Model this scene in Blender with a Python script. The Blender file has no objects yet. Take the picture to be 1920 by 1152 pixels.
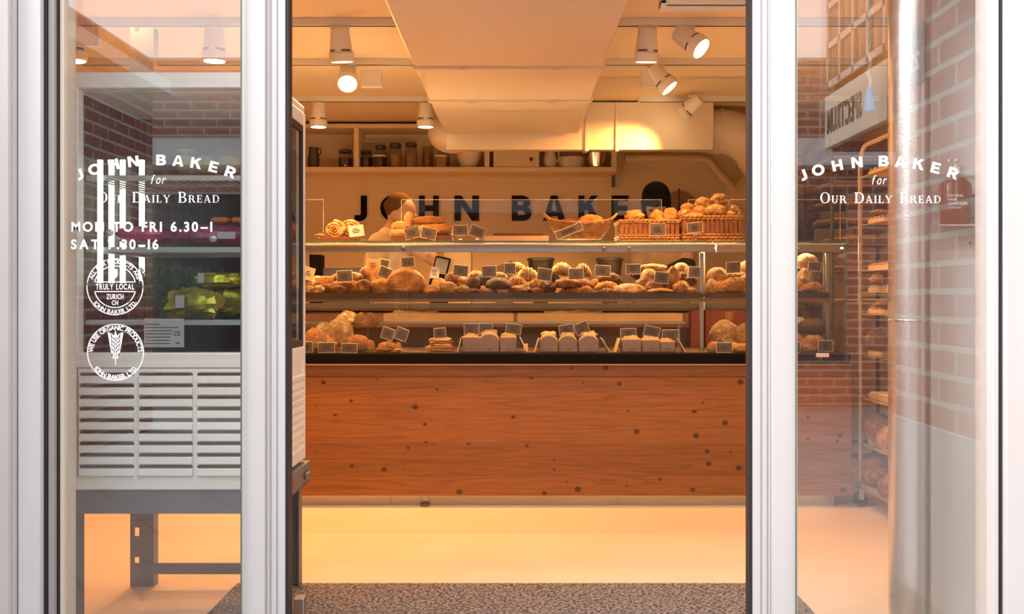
import bpy, bmesh, math, random
from mathutils import Vector, Matrix, noise
random.seed(7)
SC = bpy.context.scene
COL = SC.collection
# ---------------------------------------------------------------- camera, sky, exposure
EYE = 1.03                       # camera height (m)
FPX = 1920 * 35.0 / 36.0         # focal length in pixels
VX, VY = 973.0, 555.0            # vanishing point of the depth direction
cd = bpy.data.cameras.new('camera'); cam = bpy.data.objects.new('camera', cd); COL.objects.link(cam)
cd.lens = 35.0; cd.sensor_width = 36.0; cd.sensor_fit = 'HORIZONTAL'
cd.shift_x = (960 - VX) / 1920.0; cd.shift_y = (VY - 576) / 1920.0
cd.clip_start = 0.05
cam.location = (0, 0, EYE); cam.rotation_euler = (math.pi / 2, 0, 0)
SC.camera = cam
w = bpy.data.worlds.new('overcast_sky'); SC.world = w; w.use_nodes = True
bg = w.node_tree.nodes['Background']; bg.inputs[0].default_value = (0.93, 0.96, 1.0, 1); bg.inputs[1].default_value = 3.0
sl = bpy.data.lights.new('added_sky_glow', 'SUN'); so = bpy.data.objects.new('added_sky_glow', sl); COL.objects.link(so)
sl.energy = 6.0; sl.angle = math.radians(46); sl.color = (1.0, .96, .93)
so.rotation_euler = Vector((.75, .45, -.50)).to_track_quat('-Z', 'Y').to_euler()  # sun lamp added to brighten the brick and partition; the sky is overcast
vs = SC.view_settings
vs.view_transform = 'Standard'; vs.look = 'None'; vs.gamma = 1.0; vs.use_curve_mapping = False; vs.exposure = 0.0
SC.cycles.transparent_max_bounces = 40
SC.cycles.max_bounces = 10
SC.cycles.diffuse_bounces = 5
WARM = (1.0, 0.385, 0.09)        # colour of the halogen track lights
LED = (1.0, 0.66, 0.32)

def wx(px, Y): return (px - VX) / FPX * Y
def wz(py, Y): return EYE + (VY - py) / FPX * Y
def at(px, py, Y): return Vector((wx(px, Y), Y, wz(py, Y)))

# ---------------------------------------------------------------- materials
MATS = {}
def mat(name, col, rough=0.6, metal=0.0, var=0.0, scale=8.0, emit=None, estr=0.0, spec=0.5, stretch=(1, 1, 1), bump=0.0, col2=None, trans=0.0):
    if name in MATS: return MATS[name]
    m = bpy.data.materials.new(name); m.use_nodes = True; MATS[name] = m
    nt = m.node_tree; b = nt.nodes['Principled BSDF']
    b.inputs['Base Color'].default_value = (*col, 1); b.inputs['Roughness'].default_value = rough
    b.inputs['Metallic'].default_value = metal; b.inputs['Specular IOR Level'].default_value = spec
    if trans: b.inputs['Transmission Weight'].default_value = trans
    if emit: b.inputs['Emission Color'].default_value = (*emit, 1); b.inputs['Emission Strength'].default_value = estr
    if var or bump:
        tc = nt.nodes.new('ShaderNodeTexCoord'); mp = nt.nodes.new('ShaderNodeMapping'); mp.inputs['Scale'].default_value = stretch
        nt.links.new(tc.outputs['Object'], mp.inputs[0])
        n = nt.nodes.new('ShaderNodeTexNoise'); n.inputs['Scale'].default_value = scale; n.inputs['Detail'].default_value = 5
        nt.links.new(mp.outputs[0], n.inputs[0])
        if var:
            r = nt.nodes.new('ShaderNodeValToRGB'); c2 = col2 or tuple(c * (1 - var) for c in col)
            r.color_ramp.elements[0].position = .32; r.color_ramp.elements[1].position = .68
            r.color_ramp.elements[0].color = (*c2, 1); r.color_ramp.elements[1].color = (*col, 1)
            nt.links.new(n.outputs[0], r.inputs[0]); nt.links.new(r.outputs[0], b.inputs['Base Color'])
        if bump:
            bp = nt.nodes.new('ShaderNodeBump'); bp.inputs['Strength'].default_value = bump; bp.inputs['Distance'].default_value = .01
            nt.links.new(n.outputs[0], bp.inputs['Height']); nt.links.new(bp.outputs[0], b.inputs['Normal'])
    return m
def glass(name, ior=1.5, tint=(1, 1, 1), rough=0.0):
    if name in MATS: return MATS[name]
    m = bpy.data.materials.new(name); m.use_nodes = True; MATS[name] = m
    nt = m.node_tree; nt.nodes.clear()
    o = nt.nodes.new('ShaderNodeOutputMaterial'); mx = nt.nodes.new('ShaderNodeMixShader')
    t = nt.nodes.new('ShaderNodeBsdfTransparent'); t.inputs[0].default_value = (*tint, 1)
    g = nt.nodes.new('ShaderNodeBsdfGlossy'); g.inputs['Roughness'].default_value = rough
    fr = nt.nodes.new('ShaderNodeFresnel'); fr.inputs[0].default_value = ior; ge = nt.nodes.new('ShaderNodeNewGeometry')
    ml = nt.nodes.new('ShaderNodeMath'); ml.operation = 'MINIMUM'; ml.inputs[1].default_value = .55
    nt.links.new(fr.outputs[0], ml.inputs[0])
    bf = nt.nodes.new('ShaderNodeMath'); bf.operation = 'MULTIPLY'
    one = nt.nodes.new('ShaderNodeMath'); one.operation = 'SUBTRACT'; one.inputs[0].default_value = 1.0
    nt.links.new(ge.outputs['Backfacing'], one.inputs[1])
    nt.links.new(ml.outputs[0], bf.inputs[0]); nt.links.new(one.outputs[0], bf.inputs[1])
    nt.links.new(bf.outputs[0], mx.inputs[0]); nt.links.new(t.outputs[0], mx.inputs[1]); nt.links.new(g.outputs[0], mx.inputs[2])
    nt.links.new(mx.outputs[0], o.inputs[0])
    return m
def nodes(name):
    m = bpy.data.materials.new(name); m.use_nodes = True; MATS[name] = m
    nt = m.node_tree; b = nt.nodes['Principled BSDF']
    def N(t, **k):
        n = nt.nodes.new(t)
        for a, v in k.items():
            if a.startswith('i'): n.inputs[int(a[1:])].default_value = v
            else: setattr(n, a, v)
        return n
    return m, nt, b, N, nt.links.new
def ramp(N, stops):
    r = N('ShaderNodeValToRGB'); e = r.color_ramp.elements
    while len(e) < len(stops): e.new(.5)
    for q, (p, c) in zip(e, stops): q.position = p; q.color = (*c, 1)
    return r

def brick_mat(name, c1, c2, mortar, bw, rh, ms=.012, rot=(0, 0, 0), bump=.4):
    m, nt, b, N, L = nodes(name)
    tc = N('ShaderNodeTexCoord'); mp = N('ShaderNodeMapping'); mp.inputs['Rotation'].default_value = rot
    L(tc.outputs['Object'], mp.inputs[0])
    br = N('ShaderNodeTexBrick'); br.inputs['Color1'].default_value = (*c1, 1); br.inputs['Color2'].default_value = (*c2, 1); br.inputs['Mortar'].default_value = (*mortar, 1)
    br.inputs['Scale'].default_value = 1.0; br.inputs['Brick Width'].default_value = bw; br.inputs['Row Height'].default_value = rh; br.inputs['Mortar Size'].default_value = ms
    L(mp.outputs[0], br.inputs[0]); L(br.outputs[0], b.inputs['Base Color']); b.inputs['Roughness'].default_value = .85
    bp = N('ShaderNodeBump'); bp.inputs['Strength'].default_value = bump; bp.inputs['Distance'].default_value = .01; bp.invert = True
    L(br.outputs[1], bp.inputs['Height']); L(bp.outputs[0], b.inputs['Normal'])
    return m

def pine_mat():
    m, nt, b, N, L = nodes('knotty_pine')
    tc = N('ShaderNodeTexCoord'); sp = N('ShaderNodeSeparateXYZ'); L(tc.outputs['Object'], sp.inputs[0])
    # plank index from height
    pl = N('ShaderNodeMath', operation='MULTIPLY'); L(sp.outputs[2], pl.inputs[0]); pl.inputs[1].default_value = 6.3
    fl = N('ShaderNodeMath', operation='FLOOR'); L(pl.outputs[0], fl.inputs[0])
    off = N('ShaderNodeMath', operation='MULTIPLY'); L(fl.outputs[0], off.inputs[0]); off.inputs[1].default_value = 3.07
    ad = N('ShaderNodeMath', operation='ADD'); L(sp.outputs[0], ad.inputs[0]); L(off.outputs[0], ad.inputs[1])
    cb = N('ShaderNodeCombineXYZ'); L(ad.outputs[0], cb.inputs[0]); L(sp.outputs[1], cb.inputs[1]); L(sp.outputs[2], cb.inputs[2])
    mp = N('ShaderNodeMapping'); mp.inputs['Scale'].default_value = (.26, .3, 5.5); L(cb.outputs[0], mp.inputs[0])
    n1 = N('ShaderNodeTexNoise'); n1.inputs['Scale'].default_value = 2.2; n1.inputs['Detail'].default_value = 2; L(mp.outputs[0], n1.inputs[0])
    # cathedral grain: contour lines of a stretched noise
    k = N('ShaderNodeMath', operation='MULTIPLY'); L(n1.outputs[0], k.inputs[0]); k.inputs[1].default_value = 9.0
    sn = N('ShaderNodeMath', operation='FRACT'); L(k.outputs[0], sn.inputs[0])
    g = ramp(N, [(0, (1, 1, 1)), (.62, (.92, .92, .92)), (.88, (.62, .6, .58)), (1, (1, 1, 1))]); L(sn.outputs[0], g.inputs[0])
    # fine fibres
    mp2 = N('ShaderNodeMapping'); mp2.inputs['Scale'].default_value = (2.5, 1, 90); L(cb.outputs[0], mp2.inputs[0])
    n2 = N('ShaderNodeTexNoise'); n2.inputs['Scale'].default_value = 3; n2.inputs['Detail'].default_value = 4; L(mp2.outputs[0], n2.inputs[0])
    base = ramp(N, [(.3, (.20, .080, .020)), (.7, (.285, .118, .031))]); L(n2.outputs[0], base.inputs[0])
    wn = N('ShaderNodeTexWhiteNoise', noise_dimensions='1D'); L(fl.outputs[0], wn.inputs['W'])
    tone = N('ShaderNodeMapRange'); L(wn.outputs[0], tone.inputs[0]); tone.inputs[3].default_value = .86; tone.inputs[4].default_value = 1.12
    mu = N('ShaderNodeMix', data_type='RGBA', blend_type='MULTIPLY'); mu.inputs[0].default_value = .6
    L(base.outputs[0], mu.inputs[6]); L(g.outputs[0], mu.inputs[7])
    vm = N('ShaderNodeVectorMath', operation='SCALE'); L(mu.outputs[2], vm.inputs[0]); L(tone.outputs[0], vm.inputs['Scale'])
    # knots
    c2 = N('ShaderNodeCombineXYZ'); L(ad.outputs[0], c2.inputs[0]); L(sp.outputs[2], c2.inputs[1])
    mp3 = N('ShaderNodeMapping'); mp3.inputs['Scale'].default_value = (7.0, 8.5, 1); L(c2.outputs[0], mp3.inputs[0])
    v = N('ShaderNodeTexVoronoi', voronoi_dimensions='2D'); v.inputs['Scale'].default_value = 1.0; v.inputs['Randomness'].default_value = 1.0; L(mp3.outputs[0], v.inputs[0])
    sc_ = N('ShaderNodeSeparateColor'); L(v.outputs['Color'], sc_.inputs[0])
    rad = N('ShaderNodeMapRange'); L(sc_.outputs[0], rad.inputs[0]); rad.inputs[1].default_value = .35; rad.inputs[2].default_value = 1; rad.inputs[3].default_value = -.03; rad.inputs[4].default_value = .10
    dv = N('ShaderNodeMath', operation='SUBTRACT'); L(v.outputs['Distance'], dv.inputs[0]); L(rad.outputs[0], dv.inputs[1])
    kr = N('ShaderNodeMapRange'); L(dv.outputs[0], kr.inputs[0]); kr.inputs[1].default_value = -.01; kr.inputs[2].default_value = .03; kr.inputs[3].default_value = .92; kr.inputs[4].default_value = 0
    km = N('ShaderNodeMix', data_type='RGBA'); L(kr.outputs[0], km.inputs[0]); L(vm.outputs[0], km.inputs[6]); km.inputs[7].default_value = (.05, .018, .008, 1)
    # seams between planks
    fr = N('ShaderNodeMath', operation='FRACT'); L(pl.outputs[0], fr.inputs[0])
    sm = N('ShaderNodeMath', operation='LESS_THAN'); L(fr.outputs[0], sm.inputs[0]); sm.inputs[1].default_value = .012
    sk = N('ShaderNodeMath', operation='MULTIPLY'); L(sm.outputs[0], sk.inputs[0]); sk.inputs[1].default_value = .35
    fm = N('ShaderNodeMix', data_type='RGBA'); L(sk.outputs[0], fm.inputs[0]); L(km.outputs[2], fm.inputs[6]); fm.inputs[7].default_value = (.12, .04, .015, 1)
    L(fm.outputs[2], b.inputs['Base Color']); b.inputs['Roughness'].default_value = .5
    return m

def bread_mat(name, crust, pale, flour=.35, spots=None):
    m, nt, b, N, L = nodes(name)
    tc = N('ShaderNodeTexCoord'); n = N('ShaderNodeTexNoise'); n.inputs['Scale'].default_value = 3.2; n.inputs['Detail'].default_value = 6; n.inputs['Roughness'].default_value = .65
    oi = N('ShaderNodeObjectInfo')
    va = N('ShaderNodeVectorMath', operation='ADD'); L(tc.outputs['Object'], va.inputs[0]); 
    rs = N('ShaderNodeMath', operation='MULTIPLY'); L(oi.outputs['Random'], rs.inputs[0]); rs.inputs[1].default_value = 20
    L(rs.outputs[0], va.inputs[1]); L(va.outputs[0], n.inputs[0])
    r = ramp(N, [(.30, tuple(c * .55 for c in crust)), (.5, crust), (.5 + .5 * (1 - flour), pale)]); L(n.outputs[0], r.inputs[0])
    out = r.outputs[0]
    if spots:
        v = N('ShaderNodeTexVoronoi'); v.inputs['Scale'].default_value = 13; L(va.outputs[0], v.inputs[0])
        lt = N('ShaderNodeMath', operation='LESS_THAN'); L(v.outputs['Distance'], lt.inputs[0]); lt.inputs[1].default_value = .3
        mx = N('ShaderNodeMix', data_type='RGBA'); L(lt.outputs[0], mx.inputs[0]); L(out, mx.inputs[6]); mx.inputs[7].default_value = (*spots, 1); out = mx.outputs[2]
    hs = N('ShaderNodeHueSaturation'); mr = N('ShaderNodeMapRange'); L(oi.outputs['Random'], mr.inputs[0]); mr.inputs[3].default_value = .8; mr.inputs[4].default_value = 1.15
    L(mr.outputs[0], hs.inputs['Value']); L(out, hs.inputs['Color']); L(hs.outputs[0], b.inputs['Base Color'])
    b.inputs['Roughness'].default_value = .62
    bp = N('ShaderNodeBump'); bp.inputs['Strength'].default_value = .5; bp.inputs['Distance'].default_value = .03
    n2 = N('ShaderNodeTexNoise'); n2.inputs['Scale'].default_value = 14; n2.inputs['Detail'].default_value = 4; L(va.outputs[0], n2.inputs[0])
    L(n2.outputs[0], bp.inputs['Height']); L(bp.outputs[0], b.inputs['Normal'])
    return m

def speckle_mat(name, c1, c2, scale):
    m, nt, b, N, L = nodes(name)
    tc = N('ShaderNodeTexCoord'); n = N('ShaderNodeTexNoise'); n.inputs['Scale'].default_value = scale; n.inputs['Detail'].default_value = 3
    L(tc.outputs['Object'], n.inputs[0]); r = ramp(N, [(.42, c1), (.58, c2)]); L(n.outputs[0], r.inputs[0]); L(r.outputs[0], b.inputs['Base Color'])
    b.inputs['Roughness'].default_value = .95
    bp = N('ShaderNodeBump'); bp.inputs['Strength'].default_value = .6; bp.inputs['Distance'].default_value = .004; L(n.outputs[0], bp.inputs['Height']); L(bp.outputs[0], b.inputs['Normal'])
    return m

M = {}
M['alu'] = mat('white_painted_aluminium', (.61, .597, .592), .45, var=.03, scale=3)
M['alu2'] = mat('pale_plaster', (.54, .505, .495), .75, var=.05, scale=5, bump=.05)
M['gasket'] = mat('black_rubber', (.015, .015, .02), .6)
M['greyseal'] = mat('grey_seal', (.32, .31, .29), .5)
M['beige'] = mat('beige_profile', (.62, .56, .46), .5)
M['win'] = glass('window_glass', 2.2, (.99, .997, .992))
M['leafglass'] = glass('door_glass', 1.65, (.992, .997, .994))
M['case'] = glass('case_glass', 1.5, (.985, .99, .98))
M['thin'] = glass('clear_acrylic', 1.5, (.98, .98, .97))
M['jarglass'] = glass('jar_glass', 1.7, (.86, .86, .82))
M['glassedge'] = mat('green_glass_edge', (.10, .14, .09), .25)
M['brightedge'] = mat('polished_glass_edge', (.75, .72, .62), .2)
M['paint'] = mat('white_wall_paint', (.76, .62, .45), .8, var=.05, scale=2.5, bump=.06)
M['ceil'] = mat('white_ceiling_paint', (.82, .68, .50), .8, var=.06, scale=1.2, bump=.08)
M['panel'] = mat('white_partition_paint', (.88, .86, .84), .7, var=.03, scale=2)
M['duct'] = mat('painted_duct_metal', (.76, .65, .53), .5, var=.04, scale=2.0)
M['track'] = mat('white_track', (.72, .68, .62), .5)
M['slot'] = mat('dark_slot', (.03, .025, .02), .7)
M['lampwhite'] = mat('white_lamp_enamel', (.80, .77, .72), .4)
M['lens'] = mat('lit_lamp_lens', (1, .8, .5), .3, emit=(1.0, .70, .36), estr=22)
M['steel'] = mat('brushed_steel', (.42, .41, .40), .34, 1.0, var=.12, scale=4, stretch=(30, 30, 1))
M['column'] = mat('textured_steel_column', (.78, .77, .77), .34, 1.0, var=.10, scale=160, bump=.06)
M['darksteel'] = mat('dark_grey_steel', (.09, .085, .09), .5, .6)
M['greysteel'] = mat('grey_galvanised_steel', (.20, .20, .21), .5, .35, var=.15, scale=10)
M['black'] = mat('black_laminate', (.004, .003, .003), .7, spec=.12)
M['kick'] = mat('plinth_board', (.42, .33, .26), .6, var=.12, scale=3, stretch=(1, 1, 6))
M['edgewood'] = mat('lit_wood_edge', (.80, .62, .38), .5)  # bright line of light on the wood lip put into its colour
M['tray'] = mat('dark_tray', (.035, .022, .015), .5)
M['rail'] = mat('bronze_rail', (.22, .15, .08), .35, .6)
M['fridge'] = mat('fridge_enamel', (.86, .89, .86), .42, var=.04, scale=6, bump=.03)
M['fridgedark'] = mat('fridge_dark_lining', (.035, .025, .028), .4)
M['fridgeshelf'] = mat('fridge_wire_shelf', (.38, .44, .44), .4, .2)
M['tube'] = mat('lit_tube_and_reflections', (.9, 1, .9), .4, emit=(.85, 1.0, .86), estr=1.7)
M['vinyl'] = mat('white_vinyl', (.90, .90, .90), .6)
M['label'] = mat('grey_rating_plate', (.36, .37, .38), .5)
M['ink'] = mat('dark_print', (.03, .03, .035), .7)
M['greyink'] = mat('grey_print', (.12, .12, .12), .7)
M['card'] = mat('card_paper', (.125, .105, .088), .7)
M['cardedge'] = mat('card_lit_edge', (.9, .85, .75), .3)  # light from above on the card edges put into the colour
M['wicker'] = mat('wicker', (.52, .27, .10), .6, var=.45, scale=35)
M['wickerdark'] = mat('dark_wicker', (.26, .11, .05), .6, var=.5, scale=30)
M['board'] = mat('pale_cutting_board', (.66, .46, .24), .5, var=.15, scale=4, stretch=(1, 8, 1))
M['darkboard'] = mat('dark_brown_board', (.12, .045, .02), .5)
M['cardboard'] = mat('brown_cardboard', (.50, .29, .13), .75, var=.1, scale=6)
M['paper'] = mat('brown_paper', (.62, .44, .24), .75, var=.1, scale=9, bump=.3)
M['whitepaper'] = mat('white_sandwich_paper', (.22, .18, .18), .75, var=.08, scale=20, bump=.2)
M['yellow'] = mat('yellow_green_leaf', (.55, .50, .06), .5)
M['filling'] = mat('sandwich_bread', (.72, .50, .24), .7, var=.25, scale=40)
M['ham'] = mat('pink_filling', (.62, .22, .14), .6, var=.4, scale=60)
M['red'] = mat('red_paper', (.22, .03, .014), .6, var=.2, scale=12)
M['gold'] = mat('gold_print', (.62, .36, .12), .5)
M['ceramic'] = mat('cream_ceramic', (.72, .64, .54), .35)
M['chrome'] = mat('chrome', (.62, .6, .56), .15, 1.0)
M['preserve'] = mat('dark_preserve', (.07, .03, .02), .4, var=.5, scale=30)
M['grain'] = mat('dry_goods', (.40, .25, .12), .8, var=.4, scale=60)
M['skin'] = mat('skin', (.56, .33, .22), .55, var=.08, scale=10)
M['hairblack'] = mat('black_hair', (.008, .006, .005), .85, spec=.1, bump=.3, scale=40, stretch=(1, 1, .15))
M['hairbrown'] = mat('brown_hair', (.12, .06, .025), .85, spec=.1, bump=.3, scale=40, stretch=(1, 1, .15))
M['cream'] = mat('cream_cotton', (.72, .58, .42), .85, var=.08, scale=8, bump=.2)
M['tan'] = mat('tan_cotton', (.50, .33, .19), .85, var=.08, scale=8, bump=.2)
M['blackcloth'] = mat('black_cloth', (.02, .015, .013), .85)
M['amber'] = mat('amber_bottle', (.20, .052, .02), .18)
M['white'] = mat('white_plastic', (.82, .82, .82), .35)
M['foilpurple'] = mat('purple_foil', (.46, .08, .21), .28, .25, var=.5, scale=12, bump=.6)
M['foilyellow'] = mat('yellow_green_foil', (.60, .57, .03), .2, .55, var=.6, scale=10, bump=.9)
M['herb'] = mat('herb_green', (.09, .27, .09), .6, var=.6, scale=30)
M['orange'] = mat('orange_pack', (.65, .22, .05), .5)
M['olive'] = mat('olive_pack', (.28, .24, .04), .5, var=.5, scale=20)
M['teal'] = mat('teal_lid', (.05, .40, .26), .4)
M['bamboo'] = mat('pale_wood_tray', (.66, .45, .22), .55, var=.2, scale=10)
M['trolley'] = mat('warm_steel_tube', (.50, .42, .32), .4, .5)
M['blue'] = mat('blue_thread', (.10, .20, .48), .7)
M['cordmat'] = mat('beige_cord', (.45, .33, .2), .8)
M['sign'] = mat('cream_sign_board', (.88, .82, .66), .6)
M['signletter'] = mat('brown_sign_letter', (.16, .10, .07), .6)
M['green'] = mat('green_exit_panel', (.02, .22, .07), .4, emit=(.02, .3, .09), estr=.25)
M['mat'] = speckle_mat('charcoal_carpet_mat', (.055, .046, .043), (.30, .265, .245), 95)
M['floor'] = mat('cream_resin_floor', (.74, .63, .49), .38, var=.06, scale=2.2, spec=.4)
M['pine'] = pine_mat()
R90 = math.pi / 2
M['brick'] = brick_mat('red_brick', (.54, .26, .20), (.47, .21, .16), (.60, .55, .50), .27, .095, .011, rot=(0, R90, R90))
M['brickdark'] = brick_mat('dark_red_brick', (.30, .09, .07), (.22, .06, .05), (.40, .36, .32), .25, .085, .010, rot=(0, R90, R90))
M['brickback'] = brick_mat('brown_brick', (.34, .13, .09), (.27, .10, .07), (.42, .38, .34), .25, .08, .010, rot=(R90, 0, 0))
M['paving'] = brick_mat('grey_paving_slab', (.36, .345, .345), (.32, .305, .305), (.15, .14, .14), .9, .55, .008, rot=(0, 0, .6), bump=.2)
M['crumb'] = mat('bread_crumb', (.80, .62, .36), .8, var=.2, scale=40, bump=.3)

# ---------------------------------------------------------------- mesh builder
class MB:
    def __init__(s): s.v = []; s.f = []; s.mi = []; s.cur = 0
    def add(s, vs, fs):
        o = len(s.v); s.v += [tuple(v) for v in vs]
        for f in fs: s.f.append([i + o for i in f]); s.mi.append(s.cur)
        return s
    def box(s, x0, x1, y0, y1, z0, z1):
        return s.add([(x0,y0,z0),(x1,y0,z0),(x1,y1,z0),(x0,y1,z0),(x0,y0,z1),(x1,y0,z1),(x1,y1,z1),(x0,y1,z1)],
                     [(0,3,2,1),(4,5,6,7),(0,1,5,4),(1,2,6,5),(2,3,7,6),(3,0,4,7)])
    def cbox(s, c, sz): 
        return s.box(c[0]-sz[0]/2, c[0]+sz[0]/2, c[1]-sz[1]/2, c[1]+sz[1]/2, c[2]-sz[2]/2, c[2]+sz[2]/2)
    def cyl(s, p0, p1, r0, r1=None, n=20, cap=True):
        r1 = r0 if r1 is None else r1; p0 = Vector(p0); p1 = Vector(p1); d = (p1 - p0).normalized()
        a = d.orthogonal().normalized(); b = d.cross(a); vs = []
        for p, r in ((p0, r0), (p1, r1)):
            for i in range(n):
                t = 2*math.pi*i/n; vs.append(p + (a*math.cos(t) + b*math.sin(t))*r)
        fs = [(i, (i+1) % n, n+(i+1) % n, n+i) for i in range(n)]
        if cap: fs += [tuple(range(n-1, -1, -1)), tuple(range(n, 2*n))]
        return s.add(vs, fs)
    def tube(s, pts, r, n=8, closed=False):
        pts = [Vector(p) for p in pts]; m = len(pts); vs = []; pa = None
        for i, p in enumerate(pts):
            if closed: d = (pts[(i+1) % m] - pts[i-1]).normalized()
            else: d = (pts[min(i+1, m-1)] - pts[max(i-1, 0)]).normalized()
            a = d.orthogonal().normalized() if pa is None else (pa - d*pa.dot(d)).normalized()
            pa = a; b = d.cross(a); rr = r[i] if isinstance(r, (list, tuple)) else r
            for k in range(n):
                t = 2*math.pi*k/n; vs.append(p + (a*math.cos(t) + b*math.sin(t))*rr)
        fs = []
        for i in range(m if closed else m-1):
            j = (i+1) % m
            for k in range(n): fs.append((i*n+k, i*n+(k+1) % n, j*n+(k+1) % n, j*n+k))
        if not closed: fs += [tuple(range(n-1, -1, -1)), tuple(range((m-1)*n, m*n))]
        return s.add(vs, fs)
    def lathe(s, prof, c=(0,0,0), n=24, sx=1, sy=1):
        vs = []; fs = []
        for r, z in prof:
            for k in range(n):
                t = 2*math.pi*k/n; vs.append((c[0]+r*math.cos(t)*sx, c[1]+r*math.sin(t)*sy, c[2]+z))
        m = len(prof)
        for i in range(m-1):
            for k in range(n): fs.append((i*n+k, i*n+(k+1) % n, (i+1)*n+(k+1) % n, (i+1)*n+k))
        if prof[0][0] > 1e-5: fs.append(tuple(range(n-1, -1, -1)))
        if prof[-1][0] > 1e-5: fs.append(tuple(range((m-1)*n, m*n)))
        return s.add(vs, fs)
    def ell(s, c, r, n=16, m=10, rot=None):
        vs = []; fs = []
        for i in range(m+1):
            ph = math.pi*i/m - math.pi/2
            for k in range(n):
                t = 2*math.pi*k/n; p = Vector((math.cos(ph)*math.cos(t)*r[0], math.cos(ph)*math.sin(t)*r[1], math.sin(ph)*r[2]))
                if rot: p = rot @ p
                vs.append(p + Vector(c))
        for i in range(m):
            for k in range(n): fs.append((i*n+k, i*n+(k+1) % n, (i+1)*n+(k+1) % n, (i+1)*n+k))
        return s.add(vs, fs)
    def caps(s, p0, p1, r0, r1, n=14):
        s.cyl(p0, p1, r0, r1, n); s.ell(p0, (r0,)*3, n, 8); return s.ell(p1, (r1,)*3, n, 8)
    def prism(s, pts, y0, y1):            # polygon in x,z pushed along y
        n = len(pts); vs = [(x, y0, z) for x, z in pts] + [(x, y1, z) for x, z in pts]
        return s.add(vs, [tuple(range(n)), tuple(range(2*n-1, n-1, -1))] + [(i, i+n, (i+1) % n + n, (i+1) % n) for i in range(n)])
    def prismx(s, pts, x0, x1):           # polygon in y,z pushed along x
        n = len(pts); vs = [(x0, y, z) for y, z in pts] + [(x1, y, z) for y, z in pts]
        return s.add(vs, [tuple(range(n-1, -1, -1)), tuple(range(n, 2*n))] + [(i, (i+1) % n, (i+1) % n + n, i+n) for i in range(n)])
    def xf(s, mtx):
        s.v = [tuple(mtx @ Vector(v)) for v in s.v]; return s
    def mesh(s, name, mats):
        me = bpy.data.meshes.new(name); me.from_pydata(s.v, [], s.f); 
        for m in (mats if isinstance(mats, (list, tuple)) else [mats]): me.materials.append(m)
        me.polygons.foreach_set('material_index', s.mi)
        bm = bmesh.new(); bm.from_mesh(me); bmesh.ops.remove_doubles(bm, verts=bm.verts, dist=1e-6)
        bmesh.ops.recalc_face_normals(bm, faces=bm.faces); bm.to_mesh(me); bm.free()
        me.polygons.foreach_set('use_smooth', [True]*len(me.polygons)); me.set_sharp_from_angle(angle=math.radians(38)); me.update()
        return me
    def build(s, name, mats, parent=None, bevel=0, seg=2):
        o = bpy.data.objects.new(name, s.mesh(name, mats)); COL.objects.link(o)
        if parent is not None:
            o.parent = parent; o.matrix_parent_inverse = Matrix.Translation(-parent.location) if parent.get('_root') else Matrix.Identity(4)
        if bevel:
            b = o.modifiers.new('edge', 'BEVEL'); b.width = bevel; b.segments = seg; b.limit_method = 'ANGLE'; b.angle_limit = math.radians(40)
        return o

def tag(o, label, cat, group=None):
    o['label'] = label; o['category'] = cat
    if group: o['group'] = group
    return o
def thing(name, label, cat, loc=(0, 0, 0), group=None):
    o = bpy.data.objects.new(name, None); COL.objects.link(o); o.location = loc; o.empty_display_size = .05; o['_root'] = 1
    return tag(o, label, cat, group)
def struct(name, mb, m, parent=None, bevel=0):
    o = mb.build(name, m, parent, bevel)
    if parent is None: o['kind'] = 'structure'
    return o
def sroot(name, loc=(0, 0, 0)):
    o = bpy.data.objects.new(name, None); COL.objects.link(o); o.location = loc; o['kind'] = 'structure'; o['_root'] = 1
    return o
def dup(root, loc, rot=None, scale=None, label=None, group=None):
    r = root.copy(); COL.objects.link(r); r.location = loc
    if rot is not None: r.rotation_euler = rot
    if scale is not None: r.scale = scale
    if label: r['label'] = label
    if group: r['group'] = group
    for ch in root.children:
        c = ch.copy(); COL.objects.link(c); c.parent = r
        for g in ch.children:
            d = g.copy(); COL.objects.link(d); d.parent = c
    return r

# lettering --------------------------------------------------------
_FC = {}
def glyph(ch, bold=0.0, shear=0.0):
    k = (ch, bold, shear)
    if k in _FC: return _FC[k]
    c = bpy.data.curves.new('tmp', 'FONT'); c.body = ch; c.size = 1.0; c.offset = bold; c.shear = shear; c.resolution_u = 5; c.fill_mode = 'FRONT'
    o = bpy.data.objects.new('tmp', c); COL.objects.link(o)
    dg = bpy.context.evaluated_depsgraph_get(); dg.update()
    me = o.evaluated_get(dg).to_mesh()
    vs = [(v.co.x, v.co.y) for v in me.vertices]; fs = [tuple(p.vertices) for p in me.polygons]
    o.evaluated_get(dg).to_mesh_clear(); bpy.data.objects.remove(o); bpy.data.curves.remove(c)
    x0 = min((v[0] for v in vs), default=0); x1 = max((v[0] for v in vs), default=.3)
    _FC[k] = (vs, fs, x0, x1); return _FC[k]
CAP = None
def cap_h():
    global CAP
    if CAP is None:
        vs = glyph('H')[0]; CAP = max(v[1] for v in vs)
    return CAP
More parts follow.
